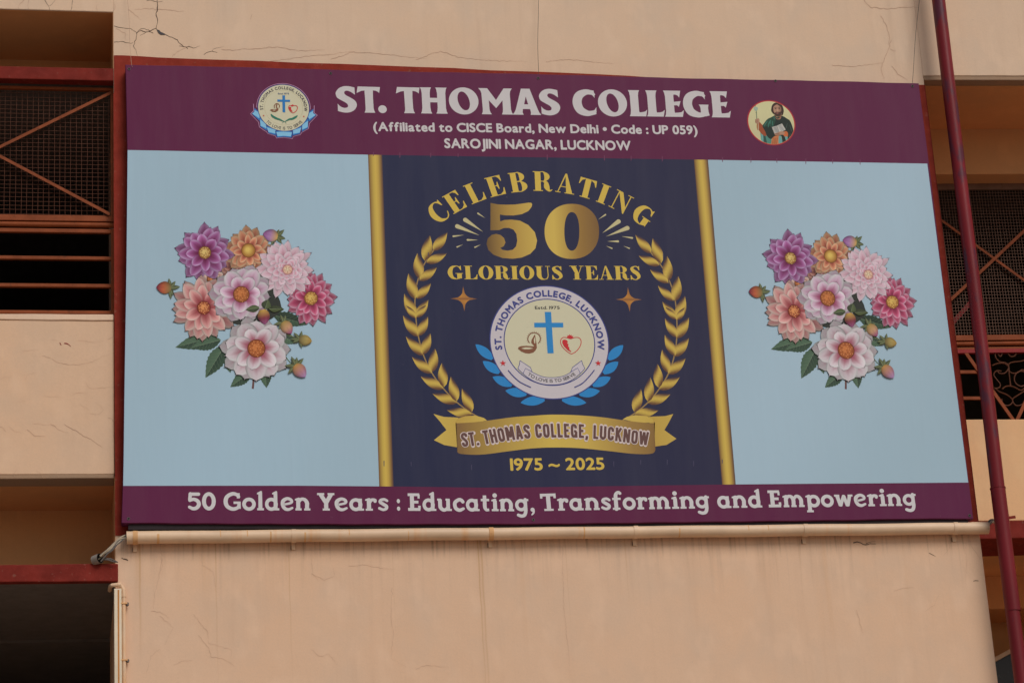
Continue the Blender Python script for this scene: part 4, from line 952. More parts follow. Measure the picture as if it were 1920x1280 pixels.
# oil lamp
A.poly([cE(x, y) for x, y in [(486, 660), (492, 642), (520, 633), (570, 630), (640, 636), (668, 625), (676, 650), (660, 678), (640, 698), (600, 708), (560, 704), (520, 688)]], bro)
A.poly([cE(x, y) for x, y in [(520, 655), (560, 646), (610, 648), (640, 656), (600, 664), (550, 665)]], creme)
A.poly([cE(x, y) for x, y in [(645, 630), (618, 600), (622, 570), (645, 530), (656, 514), (664, 560), (672, 610), (674, 640), (655, 645)]], bro)
A.poly([cE(x, y) for x, y in [(648, 600), (644, 570), (655, 540), (660, 575), (658, 610)]], creme)
w_ = .0022
ringp = [(600, 600), (585, 570), (592, 535), (615, 508), (648, 500), (685, 512), (708, 545), (706, 580), (690, 605)]
A.stroke([(*cE(x, y), .0042 * 1.6) for x, y in ringp], bro)
for i in range(15):
    a = RAD(210 - i * 240 / 14); cx_, cy_ = 648, 560; A.stroke([(*cE(cx_ + 60 * math.cos(a), cy_ - 60 * math.sin(a)), .004), (*cE(cx_ + 76 * math.cos(a), cy_ - 76 * math.sin(a)), .003)], bro, False, caps=False)
seg('oil_lamp', emb)
# heart
ht = [(1022, 712), (980, 690), (930, 640), (912, 595), (920, 560), (945, 546), (985, 552), (1015, 560), (1050, 548), (1090, 548), (1114, 570), (1116, 610), (1095, 655), (1060, 692)]
A.stroke([(*cE(x, y), .0052) for x, y in catmull(ht + [ht[0]], 3)], redc, False)
A.poly([cE(x, y) for x, y in [(1018, 695), (980, 672), (945, 635), (928, 598), (932, 572), (955, 568), (975, 575), (985, 590), (978, 605), (992, 615), (988, 635), (1000, 650), (1000, 668), (1015, 680)]], redc)
A.poly([cE(x, y) for x, y in [(970, 550), (985, 532), (975, 525), (995, 528), (1000, 515), (1010, 528), (1020, 518), (1024, 534), (1040, 530), (1032, 545), (1050, 546), (1015, 556)]], redc)
seg('heart', emb)
# motto scroll
lw_ = .0042
A.poly([cE(x, y) for x, y in [(485, 858), (500, 820), (506, 778), (560, 808), (612, 848), (628, 895), (700, 930), (760, 945), (830, 948), (900, 942), (960, 925), (1014, 895), (1030, 850), (1080, 815), (1122, 778), (1135, 820), (1155, 858), (1100, 915), (1010, 980), (920, 1012), (820, 1020), (720, 1010), (620, 970), (540, 912)]], lil)
for pts in ([(485, 858), (500, 820), (506, 778)], [(506, 778), (612, 848), (628, 893)], [(535, 910), (562, 855), (628, 893)], [(1155, 858), (1135, 820), (1122, 778)], [(1122, 778), (1030, 848), (1014, 893)], [(1110, 908), (1082, 852), (1014, 893)], [(628, 893), (700, 928), (760, 944), (830, 948), (900, 942), (960, 925), (1014, 895)], [(485, 858), (540, 912), (620, 970), (720, 1010), (820, 1020), (920, 1012), (1010, 980), (1100, 915), (1155, 858)]):
    A.stroke([(*cE(x, y), lw_) for x, y in pts], ink, len(pts) > 4, caps=False)
seg('motto_scroll', emb)
text_path(A, sans(.014, .06, .28), 'TO LOVE IS TO SERVE', [cE(*q) for q in catmull([(578, 920), (640, 958), (720, 986), (800, 997), (880, 993), (960, 975), (1020, 948), (1066, 922)], 6)], .0245, pc(56, 52, 48))
def star5(A, c_, r, col):
    A.poly([(c_[0] + (r if i % 2 == 0 else r * .42) * math.sin(math.pi * i / 5), c_[1] + (r if i % 2 == 0 else r * .42) * math.cos(math.pi * i / 5)) for i in range(10)], col)
seg('motto_lettering', emb)
star5(A, cE(336, 804), .0235, redc); seg('star', emb); star5(A, cE(1288, 804), .0235, redc); seg('star', emb)
A.stroke([(*cE(x, y), .0075) for x, y in [(390, 878), (440, 935), (510, 995), (612, 1045)]], ink); seg('arc_line', emb); A.stroke([(*cE(x, y), .0075) for x, y in [(1248, 875), (1200, 935), (1130, 1005), (1054, 1044)]], ink)
A.build('arc_line', emb)

# small emblem on the upper band -----------------------------------------
cS = lambda x, y: U(460 + x / 10.24, 145 + y / 10.24)
A = Art(.0003); pink = pc(170, 130, 155); nb = pc(36, 62, 118); mb_ = pc(44, 108, 164); lb = pc(118, 168, 198)
c0 = cS(735, 588); r0 = (cS(1225, 600)[0] - cS(245, 600)[0]) / 2
outl = [(235, 610), (150, 508), (158, 640), (95, 705), (250, 865), (265, 960), (400, 1050), (440, 1090), (575, 1130), (598, 1172), (740, 1160), (905, 1185), (925, 1140), (1060, 1105), (1085, 1065), (1215, 990), (1235, 890), (1388, 730), (1325, 680), (1328, 540), (1250, 630)]
def blow(pts, d, c_=(735, 800)): return [(c_[0] + (x - c_[0]) * d, c_[1] + (y - c_[1]) * d) for x, y in pts]
A.poly([cS(*q) for q in outl], pink); A.poly(ell(*c0, r0 * 1.062, r0 * 1.062, 64), pink)
A.poly([cS(*q) for q in blow(outl, .982)], mar); A.poly(ell(*c0, r0 * 1.045, r0 * 1.045, 64), mar)
rp = {'a': [(170, 585), (250, 650), (300, 780), (280, 850), (120, 700), (165, 650)], 'b': [(1310, 600), (1220, 670), (1190, 780), (1225, 860), (1365, 730), (1305, 680)],
      'c': [(270, 750), (400, 890), (420, 1035), (285, 950)], 'd': [(1215, 780), (1085, 900), (1080, 1055), (1205, 980)], 'e': [(395, 925), (600, 1010), (590, 1120), (440, 1075), (408, 960)], 'f': [(1090, 930), (900, 1015), (905, 1125), (1050, 1090), (1080, 960)], 'g': [(570, 1030), (740, 1018), (920, 1040), (895, 1165), (740, 1145), (600, 1160)]}
for k_ in 'abcdefg':
    q = rp[k_]; cx_ = sum(x for x, y in q) / len(q); cy_ = sum(y for x, y in q) / len(q)
    A.poly([cS(*z_) for z_ in q], nb); A.poly([cS(*z_) for z_ in blow(q, .88, (cx_, cy_))], mb_); A.poly([cS(*z_) for z_ in blow([(x, cy_ + (y - cy_) * .72) for x, y in q], .86, (cx_, cy_))], lb)
A.poly(ell(*c0, r0 * 1.02, r0 * 1.02, 64), nb); A.poly(ell(*c0, r0 * .995, r0 * .995, 64), creme)
A.poly(ell(*c0, r0 * .752, r0 * .752, 64), pc(160, 148, 110)); A.poly(ell(*c0, r0 * .742, r0 * .742, 64), creme)
dkt = pc(48, 42, 52)
z = A.z; sem = A.build('small_emblem', ban); A = Art(z + 5e-5)
ring_words(A, sans(.030, .08, .34), 'ST. THOMAS COLLEGE, LUCKNOW', c0, r0 * .80, r0 * .128, RAD(188), RAD(-10), dkt, sem)
ring_words(A, sans(.004, .12, .45), 'TO LOVE IS TO SERVE', c0, r0 * .945, r0 * .12, RAD(221), RAD(321), dkt, sem, inner=True)
text_line(A, sans(.010, .06, .24), 'Estd. 1975', cS(627, 333), cS(840, 333), .0125, pc(44, 66, 104))
seg('date_lettering', sem)
A.poly([cS(710, 352), cS(762, 352), cS(766, 676), cS(716, 676)], pc(34, 104, 158)); A.poly([cS(615, 432), cS(860, 438), cS(860, 476), cS(615, 472)], pc(34, 104, 158))
seg('cross', sem)
A.poly([cS(x, y) for x, y in [(472, 632), (500, 618), (600, 615), (640, 600), (632, 640), (580, 672), (520, 668)]], bro); A.poly([cS(x, y) for x, y in [(520, 634), (560, 628), (590, 634), (550, 646)]], creme)
A.stroke([(*cS(x, y), .006) for x, y in [(560, 590), (556, 550), (585, 515), (625, 512), (655, 545), (650, 585)]], bro); A.stroke([(*cS(x, y), .009) for x, y in [(605, 530), (598, 570), (618, 620)]], bro)
seg('oil_lamp', sem)
A.stroke([(*cS(x, y), .005) for x, y in [(905, 560), (850, 548), (832, 590), (860, 650), (915, 688), (970, 655), (1000, 600), (985, 555), (930, 548), (905, 560)]], redc)
A.poly([cS(x, y) for x, y in [(880, 572), (838, 575), (845, 625), (880, 655), (912, 665), (880, 620)]], redc); A.poly([cS(x, y) for x, y in [(870, 548), (905, 525), (945, 548), (905, 560)]], redc)
seg('heart', sem); grn = pc(38, 104, 84)
for L in ([(490, 708), (520, 748), (590, 790), (660, 815), (738, 852)], [(1002, 735), (970, 765), (905, 800), (840, 812), (758, 856)]):
    A.stroke([(*cS(x, y), w) for (x, y), w in zip(L, (.004, .015, .016, .013, .005))], grn, caps=False)
A.stroke([(*cS(710, 885), .003), (*cS(745, 850), .003)], grn, False); A.stroke([(*cS(785, 888), .003), (*cS(752, 850), .003)], grn, False)
seg('green_branches', sem)
star5(A, cS(350, 741), .0078, pc(176, 66, 44)); seg('star', sem); star5(A, cS(1123, 756), .0078, pc(176, 66, 44))
A.build('star', sem)

# portrait medallion -----------------------------------------------------
cP = lambda x, y: U(1390 + x / 11.13, 170 + y / 11.13)
A = Art(.0003); pcn = cP(625, 672); pr_ = (cP(1128, 680)[0] - cP(122, 680)[0]) / 2
A.poly(ell(*pcn, pr_, pr_, 72), pc(150, 38, 44)); A.poly(ell(*pcn, pr_ * .955, pr_ * .955, 72), pc(190, 110, 84)); A.poly(ell(*pcn, pr_ * .945, pr_ * .945, 72), lambda x, z: mixc(pc(178, 168, 126), pc(186, 178, 132), (z - pcn[1]) / pr_ + .5))
z = A.z; med = A.build('portrait_medallion', ban); A = Art(z + 3e-5)
def inside_clip(pts):                              # keep a drawn shape within the round frame
    out = []
    for x, y in pts:
        X, Z = cP(x, y); d = math.dist((X, Z), pcn); k_ = min(1, pr_ * .943 / max(d, 1e-6)); out.append((pcn[0] + (X - pcn[0]) * k_, pcn[1] + (Z - pcn[1]) * k_))
    return out
def blob(pts, col, sm=True, n=4): A.poly(inside_clip(catmull(pts + [pts[0]], n)[:-1] if sm else pts), col)
G1, G2, G3 = pc(34, 62, 48), pc(30, 40, 34), pc(52, 100, 84); SK = pc(158, 118, 94); SKd = pc(118, 80, 58); HR_ = pc(56, 38, 30); OR = pc(176, 106, 62); TQ = pc(96, 142, 134)
blob([(395, 860), (450, 880), (560, 960), (640, 1040), (630, 1170), (560, 1150), (480, 1118), (420, 1080)], pc(70, 118, 104))
blob([(455, 900), (500, 940), (540, 1140), (500, 1128), (470, 1080)], pc(40, 70, 60))
blob([(410, 880), (440, 890), (460, 1000), (450, 1100), (425, 1080)], TQ)
blob([(365, 640), (420, 700), (470, 760), (530, 880), (510, 950), (440, 920), (380, 850), (330, 760)], pc(138, 66, 36))
blob([(325, 680), (360, 690), (370, 800), (340, 830), (320, 760)], pc(150, 96, 56))
blob([(690, 520), (760, 560), (850, 530), (960, 590), (1020, 640), (1080, 800), (1085, 900), (1020, 1010), (930, 1090), (850, 1110), (700, 1010), (600, 1010), (530, 940), (500, 860), (440, 745), (470, 690), (540, 600), (620, 560)], G2)
blob([(540, 600), (620, 560), (690, 530), (720, 600), (680, 720), (640, 760), (560, 740), (480, 760), (450, 740), (480, 680)], G1)
for a_, b_ in (((540, 640), (480, 740)), ((590, 640), (560, 770)), ((650, 640), (660, 740)), ((610, 620), (600, 700))):
    A.stroke([(*cP(*a_), .006), (*cP((a_[0] + b_[0]) / 2 - 6, (a_[1] + b_[1]) / 2), .008), (*cP(*b_), .004)], G3)
for a_, b_ in (((960, 690), (935, 780)), ((1010, 720), (1050, 850)), ((1020, 900), (990, 1000))): A.stroke([(*cP(*a_), .003), (*cP(*b_), .005)], pc(60, 76, 68), False)
blob([(640, 1000), (700, 950), (780, 940), (840, 960), (850, 1080), (840, 1135), (740, 1165), (630, 1168), (625, 1080)], OR)
blob([(780, 950), (830, 950), (855, 1060), (858, 1125), (790, 1145), (775, 1050)], TQ)
for x_ in (660, 690, 715, 745): A.stroke([(*inside_clip([(x_ + 10, 985)])[0], .004), (*inside_clip([(x_ - 8, 1150)])[0], .006)], pc(140, 78, 46), False, caps=False)
blob([(880, 860), (940, 850), (975, 900), (960, 970), (900, 960), (870, 910)], pc(178, 92, 50)); blob([(905, 960), (965, 965), (960, 1020), (930, 1040)], TQ)
blob([(690, 520), (720, 540), (800, 560), (840, 520), (820, 480), (700, 480)], SKd); blob([(700, 540), (760, 590), (830, 545), (810, 600), (740, 600)], pc(140, 98, 76))
blob([(690, 520), (712, 605), (680, 600), (665, 560)], pc(54, 84, 70))
blob([(625, 380), (640, 310), (690, 262), (760, 252), (830, 280), (865, 340), (885, 420), (870, 500), (840, 518), (820, 400), (700, 400), (690, 495), (650, 470), (622, 420)], HR_)
blob([(668, 350), (690, 310), (750, 295), (800, 310), (826, 360), (832, 430), (815, 490), (765, 525), (705, 500), (672, 430)], SK)
blob([(676, 440), (700, 470), (722, 448), (760, 442), (790, 450), (830, 420), (836, 470), (815, 520), (770, 545), (720, 530), (685, 490)], pc(66, 46, 38))
blob([(722, 470), (750, 460), (782, 470), (765, 482), (740, 484)], pc(140, 84, 74))
blob([(780, 330), (820, 350), (830, 430), (800, 440)], pc(134, 96, 76))
for x_ in (712, 788): blob([(x_ - 22, 382), (x_, 372), (x_ + 22, 380), (x_, 392)], pc(62, 44, 38)); A.stroke([(*cP(x_ - 26, 362), .0025), (*cP(x_, 354), .004), (*cP(x_ + 24, 362), .0025)], HR_)
A.stroke([(*cP(752, 385), .003), (*cP(756, 420), .006), (*cP(752, 438), .007)], pc(176, 136, 112))
A.stroke([(*cP(664, 340), .004), (*cP(740, 285), .006), (*cP(830, 345), .005)], HR_)
seg('printed_figure', med)
# open book
blob([(635, 765), (740, 735), (795, 900), (700, 925)], pc(160, 154, 142), False); blob([(740, 735), (848, 690), (925, 818), (795, 880)], pc(172, 166, 154), False)
A.stroke([(*cP(740, 735), .003), (*cP(796, 888), .003)], pc(104, 98, 88), False)
for i in range(5):
    for (x_, y_, dx, dy) in ((672 + i * 12, 785 + i * 22, 62, -20), (768 + i * 14, 748 + i * 22, 72, -28)): A.stroke([(*cP(x_, y_), .0035), (*cP(x_ + dx, y_ + dy), .0035)], pc(96, 104, 106), False, caps=False)
blob([(690, 900), (740, 885), (800, 860), (850, 850), (900, 870), (890, 920), (830, 925), (760, 935), (700, 925)], SK)
for k_ in range(3): A.stroke([(*cP(700 + k_ * 22, 905 + k_ * 6), .003), (*cP(780 + k_ * 10, 885 + k_ * 14), .003)], SKd, False)
seg('printed_book', med)
# lily staff and raised hand
A.stroke([(*cP(322, 600), .005), (*cP(318, 520), .005), (*cP(312, 420), .004)], pc(84, 100, 82)); A.stroke([(*cP(300, 455), .003), (*cP(322, 490), .003)], pc(84, 100, 82), False)
blob([(255, 365), (275, 335), (300, 345), (335, 350), (345, 385), (325, 420), (295, 425), (268, 400)], pc(142, 158, 138)); blob([(280, 305), (295, 305), (300, 330), (285, 330)], pc(92, 84, 60))
A.stroke([(*cP(352, 600), .004), (*cP(355, 720), .004), (*cP(352, 820), .006)], pc(168, 150, 126)); 
blob([(290, 600), (330, 590), (345, 582), (372, 595), (378, 640), (372, 680), (330, 690), (292, 670)], SK)
for y_ in (618, 640, 660): A.stroke([(*cP(294, y_), .003), (*cP(345, y_ + 4), .003)], SKd, False)
A.build('printed_staff', med)

# soft serif of the lower line ---------------------------------------------
w0 = 22
SV = {
 '5': (74, [('l', [(60, 90, 19), (14, 90, 19)], 1), ('l', [(15, 92, 19), (12, 56, 19)], 1), ('s', [(12, 54, 17), (32, 61, 19), (54, 52, 21), (62, 32, 22), (50, 13, 21), (30, 8, 19), (10, 17, 17)], 1)]),
 '0': (76, [('o', 38, 50, 38, 52, 16, 31)]),
 'G': (96, [('s', [(82, 78, 18), (70, 90, 19), (48, 94, 21), (20, 78, 22), (11, 50, 23), (20, 22, 22), (48, 7, 21), (74, 13, 19), (84, 28, 18)], 1), ('l', [(84, 45, 18), (84, 8, 18)]), ('r', 54, 36, 93, 50), ('r', 72, 68, 88, 98)]),
 'o': (74, [('o', 37, 35, 37, 38, 17, 18)]),
 'l': (40, [('l', [(20, 4, 22), (20, 103, 20)]), ('r', 2, 0, 39, 12), ('p', [(2, 92), (2, 100), (24, 112), (30, 108), (26, 90)])]),
 'd': (80, [('o', 35, 35, 35, 38, 16, 18), ('l', [(58, 6, 21), (58, 103, 20)]), ('r', 48, 0, 78, 12), ('p', [(40, 92), (40, 100), (62, 112), (68, 108), (64, 90)])]),
 'e': (74, [('s', [(15, 34, 13), (40, 38, 13), (60, 46, 15), (58, 60, 17), (38, 68, 18), (16, 56, 21), (12, 34, 21), (22, 12, 20), (42, 5, 17), (64, 14, 13)], 1)]),
 'n': (86, [('l', [(18, 4, 22), (18, 62, 22)]), ('r', 2, 0, 36, 12), ('p', [(0, 58), (0, 66), (20, 74), (28, 72), (26, 56)]), ('s', [(20, 46, 16), (34, 64, 18), (54, 62, 20), (66, 44, 22), (66, 24, 22), (66, 4, 22)]), ('r', 50, 0, 84, 12)]),
 'Y': (84, [('l', [(16, 94, 22), (44, 46, 22)]), ('l', [(72, 94, 22), (46, 46, 22)]), ('l', [(45, 50, 22), (45, 4, 22)]), ('r', 26, 0, 64, 12), ('r', -2, 90, 36, 102), ('r', 54, 90, 90, 102)]),
 'a': (80, [('o', 35, 35, 35, 38, 16, 18), ('l', [(58, 6, 20), (58, 70, 20)]), ('r', 50, 0, 78, 12)]),
 'r': (62, [('l', [(20, 4, 22), (20, 62, 22)]), ('r', 2, 0, 40, 12), ('p', [(0, 58), (0, 66), (20, 74), (28, 72), (28, 56)]), ('s', [(22, 44, 16), (34, 62, 18), (52, 62, 18), (53, 54, 17)], 1)]),
 's': (60, [('s', [(50, 58, 15), (36, 66, 16), (18, 62, 17), (14, 50, 18), (30, 38, 20), (46, 26, 19), (44, 12, 17), (28, 6, 16), (9, 14, 16)], 1)]),
 ':': (34, [('e', 17, 12, 12, 12), ('e', 17, 55, 12, 12)]),
 'E': (78, [('r', 12, 0, 35, 102), ('r', 0, 0, 70, 17), ('r', 0, 86, 66, 102), ('r', 30, 43, 60, 59), ('r', 58, 10, 72, 30), ('r', 56, 72, 68, 95)]),
 'u': (84, [('s', [(16, 68, 22), (16, 40, 22), (18, 20, 22), (34, 6, 20), (50, 10, 18), (62, 26, 16)]), ('l', [(62, 6, 21), (62, 70, 21)]), ('r', 52, 0, 82, 12), ('r', 0, 60, 22, 72), ('r', 48, 60, 70, 72)]),
 'c': (70, [('s', [(58, 54, 20), (50, 63, 20), (36, 66, 20), (15, 52, 21), (11, 34, 21), (18, 14, 21), (38, 5, 20), (60, 14, 16)], 1)]),
 't': (56, [('s', [(24, 92, 20), (24, 60, 21), (24, 24, 21), (32, 8, 18), (48, 8, 15)]), ('r', 2, 58, 50, 72)]),
 'i': (42, [('l', [(22, 4, 22), (22, 62, 22)]), ('r', 2, 0, 41, 12), ('p', [(2, 58), (2, 66), (22, 74), (30, 72), (30, 56)]), ('e', 22, 92, 13, 13)]),
 'g': (80, [('o', 35, 36, 35, 36, 16, 17), ('s', [(60, 68, 20), (60, 30, 20), (60, 0, 20), (52, -22, 20), (34, -28, 19), (16, -22, 18)], 1), ('r', 50, 60, 78, 72)]),
 ',': (32, [('e', 15, 9, 12, 12), ('s', [(20, 8, 14), (20, -8, 12), (10, -20, 8)], 1)]),
 'T': (88, [('r', 33, 0, 56, 102), ('r', 18, 0, 70, 12), ('r', 0, 86, 88, 102), ('r', 0, 74, 13, 96), ('r', 75, 74, 88, 96)]),
 'f': (54, [('s', [(22, 4, 22), (22, 60, 22), (24, 90, 20), (38, 103, 18), (48, 97, 18)], 1), ('r', 2, 0, 44, 12), ('r', 2, 58, 50, 71)]),
 'm': (126, [('l', [(18, 4, 22), (18, 62, 22)]), ('r', 2, 0, 34, 12), ('p', [(0, 58), (0, 66), (20, 74), (28, 72), (26, 56)]), ('s', [(20, 46, 16), (32, 64, 18), (50, 62, 20), (60, 44, 22), (60, 24, 22), (60, 4, 22)]), ('r', 46, 0, 76, 12), ('s', [(62, 46, 16), (76, 64, 18), (92, 62, 20), (104, 44, 22), (104, 24, 22), (104, 4, 22)]), ('r', 90, 0, 122, 12)]),
 'p': (82, [('o', 46, 35, 36, 38, 17, 18), ('l', [(20, 66, 22), (20, -24, 22)]), ('r', 2, -32, 40, -20), ('p', [(0, 58), (0, 66), (20, 74), (28, 72), (26, 56)])]),
 'w': (106, [('l', [(16, 68, 22), (32, 4, 20)]), ('l', [(32, 4, 18), (54, 64, 18)]), ('l', [(54, 64, 20), (72, 4, 20)]), ('l', [(74, 4, 18), (90, 68, 20)]), ('r', 0, 60, 30, 72), ('r', 78, 60, 106, 72), ('e', 33, 8, 10, 8), ('e', 73, 8, 10, 8), ('e', 54, 62, 10, 9)]),
}
FV = vfont(SV, .05, .3)
yb = lambda x: interp([(340, 955.5), (560, 956.3), (765, 957), (1000, 958), (1040, 956.8), (1330, 952.3), (1440, 950.6), (1740, 947.3)], x)
def word(s, x0, x1, h=32.5):
    path = [U(x0 + (x1 - x0) * i / 12, yb(x0 + (x1 - x0) * i / 12)) for i in range(13)]
    A = Art(.0003); text_path(A, FV, s, path, hgt((x0 + x1) / 2, yb((x0 + x1) / 2), h), pc(184, 178, 174)); A.build('slogan_word', ban)
for s, a, b_, h in (('50', 351, 405.5, 33), ('Golden', 418.5, 583.5, 32.5), ('Years', 595, 730.5, 32), (':', 742.5, 752.5, 33), ('Educating,', 764.5, 1005, 32), ('Transforming', 1014, 1332.5, 31.5), ('and', 1345, 1431, 31.5), ('Empowering', 1441, 1720.5, 31)): word(s, a, b_, h)

# bouquets -------------------------------------------------------------
cF = lambda x, y: (280 + x / 3.878, 410 + y / 3.878)
uF = lambda x, y: U(*cF(x, y))
KF = .00358 / 3.878                                   # crop units to metres
RF = random.Random(11)
def petal(A, cx, cy, a, r0, L, W, c0, c1, c2, sq=(1, 1, 0), blunt=.8, curl=0):
    nt_, nw_ = 10, 9; ca_, sa_ = math.cos(a), math.sin(a); rws = []; cc = []
    for i in range(nt_ + 1):
        t = i / nt_; hw = W * 1.12 * (math.sin(math.pi * min(.9995, .09 + .91 * t) ** 1.25)) ** blunt if i < nt_ else W * .03; r_ = []; c_ = []
        for j in range(nw_):
            s_ = -1 + 2 * j / (nw_ - 1); rad = r0 + L * t - L * .05 * s_ * s_ * t; sd_ = hw * s_ + curl * W * t * t
            x, y = rad * ca_ - sd_ * sa_, rad * sa_ + sd_ * ca_
            x2 = x * math.cos(sq[2]) + y * math.sin(sq[2]); y2 = (-x * math.sin(sq[2]) + y * math.cos(sq[2])); x2 *= sq[0]; y2 *= sq[1]
            x, y = x2 * math.cos(sq[2]) - y2 * math.sin(sq[2]), x2 * math.sin(sq[2]) + y2 * math.cos(sq[2])
            r_.append(uF(cx + x, cy - y))
            tt_ = t * .80 + .42 * abs(s_) ** 1.6 * min(1, t * 3)
            col = mixc(c0, c1, (tt_ / .62) ** 2.3) if tt_ < .62 else mixc(c1, c2, (tt_ - .62) / .3)
            col = mixc(col, c0, .35 * (.5 + .5 * math.cos(s_ * 14)) * (1 - t))
            e = abs(s_); k_ = 1.0
            k_ *= 1 - .20 * max(0, -s_) - .30 * max(0, .22 - t) / .22
            if e > .95: k_ *= .60 if s_ < 0 else .80
            if i == nt_: k_ *= .85
            c_.append(tuple(q * k_ for q in col))
        rws.append(r_); cc.append(c_)
    A.grid(rws, cc, up=False); A.up(1e-5)
def disc(A, cx, cy, r, cA_, cB_, dots=True, ry=None):
    r = r * .9; ry = ry or r
    A.poly([uF(x, y) for x, y in ell(cx, cy, r * 1.12, ry * 1.12, 28)], tuple(q * .45 for q in cB_))
    n_ = 5; 
    for k in range(n_): 
        t = k / n_; A.poly([uF(x, y) for x, y in ell(cx - r * .12 * t, cy - ry * .15 * t, r * (1 - t * .85), ry * (1 - t * .85), 24)], mixc(cB_, cA_, t * 1.2), up=True)
    if dots:
        N = 34
        for i in range(N):
            rr = math.sqrt((i + .5) / N); a = i * 2.39996; x, y = cx + r * rr * math.cos(a), cy + ry * rr * math.sin(a)
            A.poly([uF(*q) for q in ell(x, y, r * .085, r * .085, 6)], mixc(cA_, (.9, .7, .4, 1), .12) if i % 3 else tuple(q * .75 for q in cB_), up=False)
        A.up()
def flower(A, cx, cy, R_, n1, pal, disc_, sq=(1, 1, 0), seed=1, back=None, layers=((1.0, .26, 0), (.92, .25, .5), (.66, .20, .2)), blunt=.62):
    r_ = random.Random(seed); c0, c1, c2 = pal; c0 = tuple(q * .72 for q in c0); R_ *= 1.10; dr, dA, dB, dots = disc_
    for li, (sc_, wd, ph) in enumerate(layers):
        n_ = n1 if li < 2 else max(6, int(n1 * .75)); order = list(range(n_))
        order = order[::2] + order[1::2]
        for i in order:
            a = 2 * math.pi * (i + ph) / n_ + r_.uniform(-.12, .12); L = R_ * 1.05 * sc_ * r_.uniform(.9, 1.07)
            sh = (.52, .80, 1.0)[li] if back is None else back[li]
            p0, p1, p2 = [tuple(q * sh for q in c_) for c_ in (c0, c1, c2)]; lt = r_.uniform(.9, 1.08)
            petal(A, cx, cy, a, dr * .4, L - dr * .4, R_ * wd * r_.uniform(.88, 1.1) * (9.0 / n1) ** .5, p0, tuple(q * lt for q in p1), tuple(q * lt for q in p2), sq, blunt, r_.uniform(-.15, .15))
    disc(A, cx, cy, dr, dA, dB, dots)
def green_leaf(A, tip, foot, w, c1=pc(72, 94, 72), c2=pc(40, 56, 44), serr=True):
    L = math.dist(tip, foot); dx, dy = (tip[0] - foot[0]) / L, (tip[1] - foot[1]) / L; n_ = 18; o = []; q = []
    for i in range(n_ + 1):
        t = i / n_; hw = w * math.sin(math.pi * t ** .8) * (1 if not serr or i % 2 else .88); o.append((foot[0] + dx * L * t - dy * hw, foot[1] + dy * L * t + dx * hw)); q.append((foot[0] + dx * L * t + dy * hw, foot[1] + dy * L * t - dx * hw))
    A.grid([[uF(*z_) for z_ in o], [uF(foot[0] + dx * L * i / n_, foot[1] + dy * L * i / n_) for i in range(n_ + 1)]], [[mixc(c1, c2, .3)] * (n_ + 1), [c1] * (n_ + 1)], up=False)
    A.grid([[uF(foot[0] + dx * L * i / n_, foot[1] + dy * L * i / n_) for i in range(n_ + 1)], [uF(*z_) for z_ in q]], [[c2] * (n_ + 1), [mixc(c1, c2, .6)] * (n_ + 1)])
    A.stroke([(*uF(*foot), .003), (*uF(*tip), .0008)], mixc(c1, (.5, .6, .4, 1), .35), False, caps=False)
    for i in range(2, 8):
        t = i / 9
        for sg in (1, -1):
            b_ = (foot[0] + dx * L * t, foot[1] + dy * L * t); e_ = (b_[0] + dx * L * .12 - dy * sg * w * .7 * math.sin(math.pi * t), b_[1] + dy * L * .12 + dx * sg * w * .7 * math.sin(math.pi * t)); A.stroke([(*uF(*b_), .0014), (*uF(*e_), .0006)], mixc(c1, (.5, .6, .4, 1), .2), False, caps=False)
def bud(A, cx, cy, r, a, cs3, sep=True, seed=0):
    """closed bud: a = direction of its tip; sepals splay round its foot"""; r *= .88
    ca_, sa_ = math.cos(a), -math.sin(a); r_ = random.Random(seed)
    fx, fy = cx - ca_ * r * .75, cy - sa_ * r * .75
    if sep:
        for k in range(5):
            b_ = a + math.pi + r_.uniform(-.3, .3) + (k - 2) * .85; l_ = r * r_.uniform(1.0, 1.5)
            green_leaf(A, (fx + math.cos(b_) * l_, fy - math.sin(b_) * l_), (fx, fy), r * .26, pc(92, 98, 62), pc(48, 50, 34), False)
    rws = []; cc = []
    for i in range(11):
        t = i / 10; hw = r * .82 * math.sin(math.pi * (.08 + .90 * t) ** .9) ** .75 if i < 10 else .4; rr = []; cl_ = []
        for j in range(9):
            s_ = -1 + j / 4; d = -r * .9 + t * r * 2.0; rr.append(uF(cx + ca_ * d - sa_ * hw * s_, cy + sa_ * d + ca_ * hw * s_))
            col = mixc(cs3[0], cs3[1], t / .55) if t < .55 else mixc(cs3[1], cs3[2], (t - .55) / .4); col = tuple(q * (1.05 - .45 * abs(s_ + .2) ** 2) * (.86 if j % 3 == 1 and t > .4 else 1) for q in col); cl_.append(col)
        rws.append(rr); cc.append(cl_)
    A.grid(rws, cc)
bq = bpy.data.objects.new('bouquet_print', None); COL.objects.link(bq); bq.parent = ban
bq.location = Vector((U(475, 575)[0], BY, U(475, 575)[1])) - ban.location; bq['label'] = 'printed bunch of dahlias on the left blue panel'
z_ = .0003
def sub(name, fn, label=None):
    global z_
    A = Art(z_); fn(A); z_ = A.z + 2e-5; o = A.build(name, bq)
    if label: o['label'] = label
Y_ = pc(196, 160, 74); BR = pc(120, 66, 34); OD = pc(180, 106, 54)
sub('stem_print', lambda A: A.stroke([(*uF(755, 1130), .013), (*uF(757, 1180), .014), (*uF(752, 1236), .015)], pc(92, 62, 58), caps=False))
sub('leaf_print', lambda A: green_leaf(A, (188, 936), (500, 850), 62))
sub('leaf_print', lambda A: green_leaf(A, (300, 940), (520, 880), 52))
sub('leaf_print', lambda A: green_leaf(A, (408, 1156), (550, 920), 66))
sub('leaf_print', lambda A: green_leaf(A, (588, 1224), (740, 1110), 48))
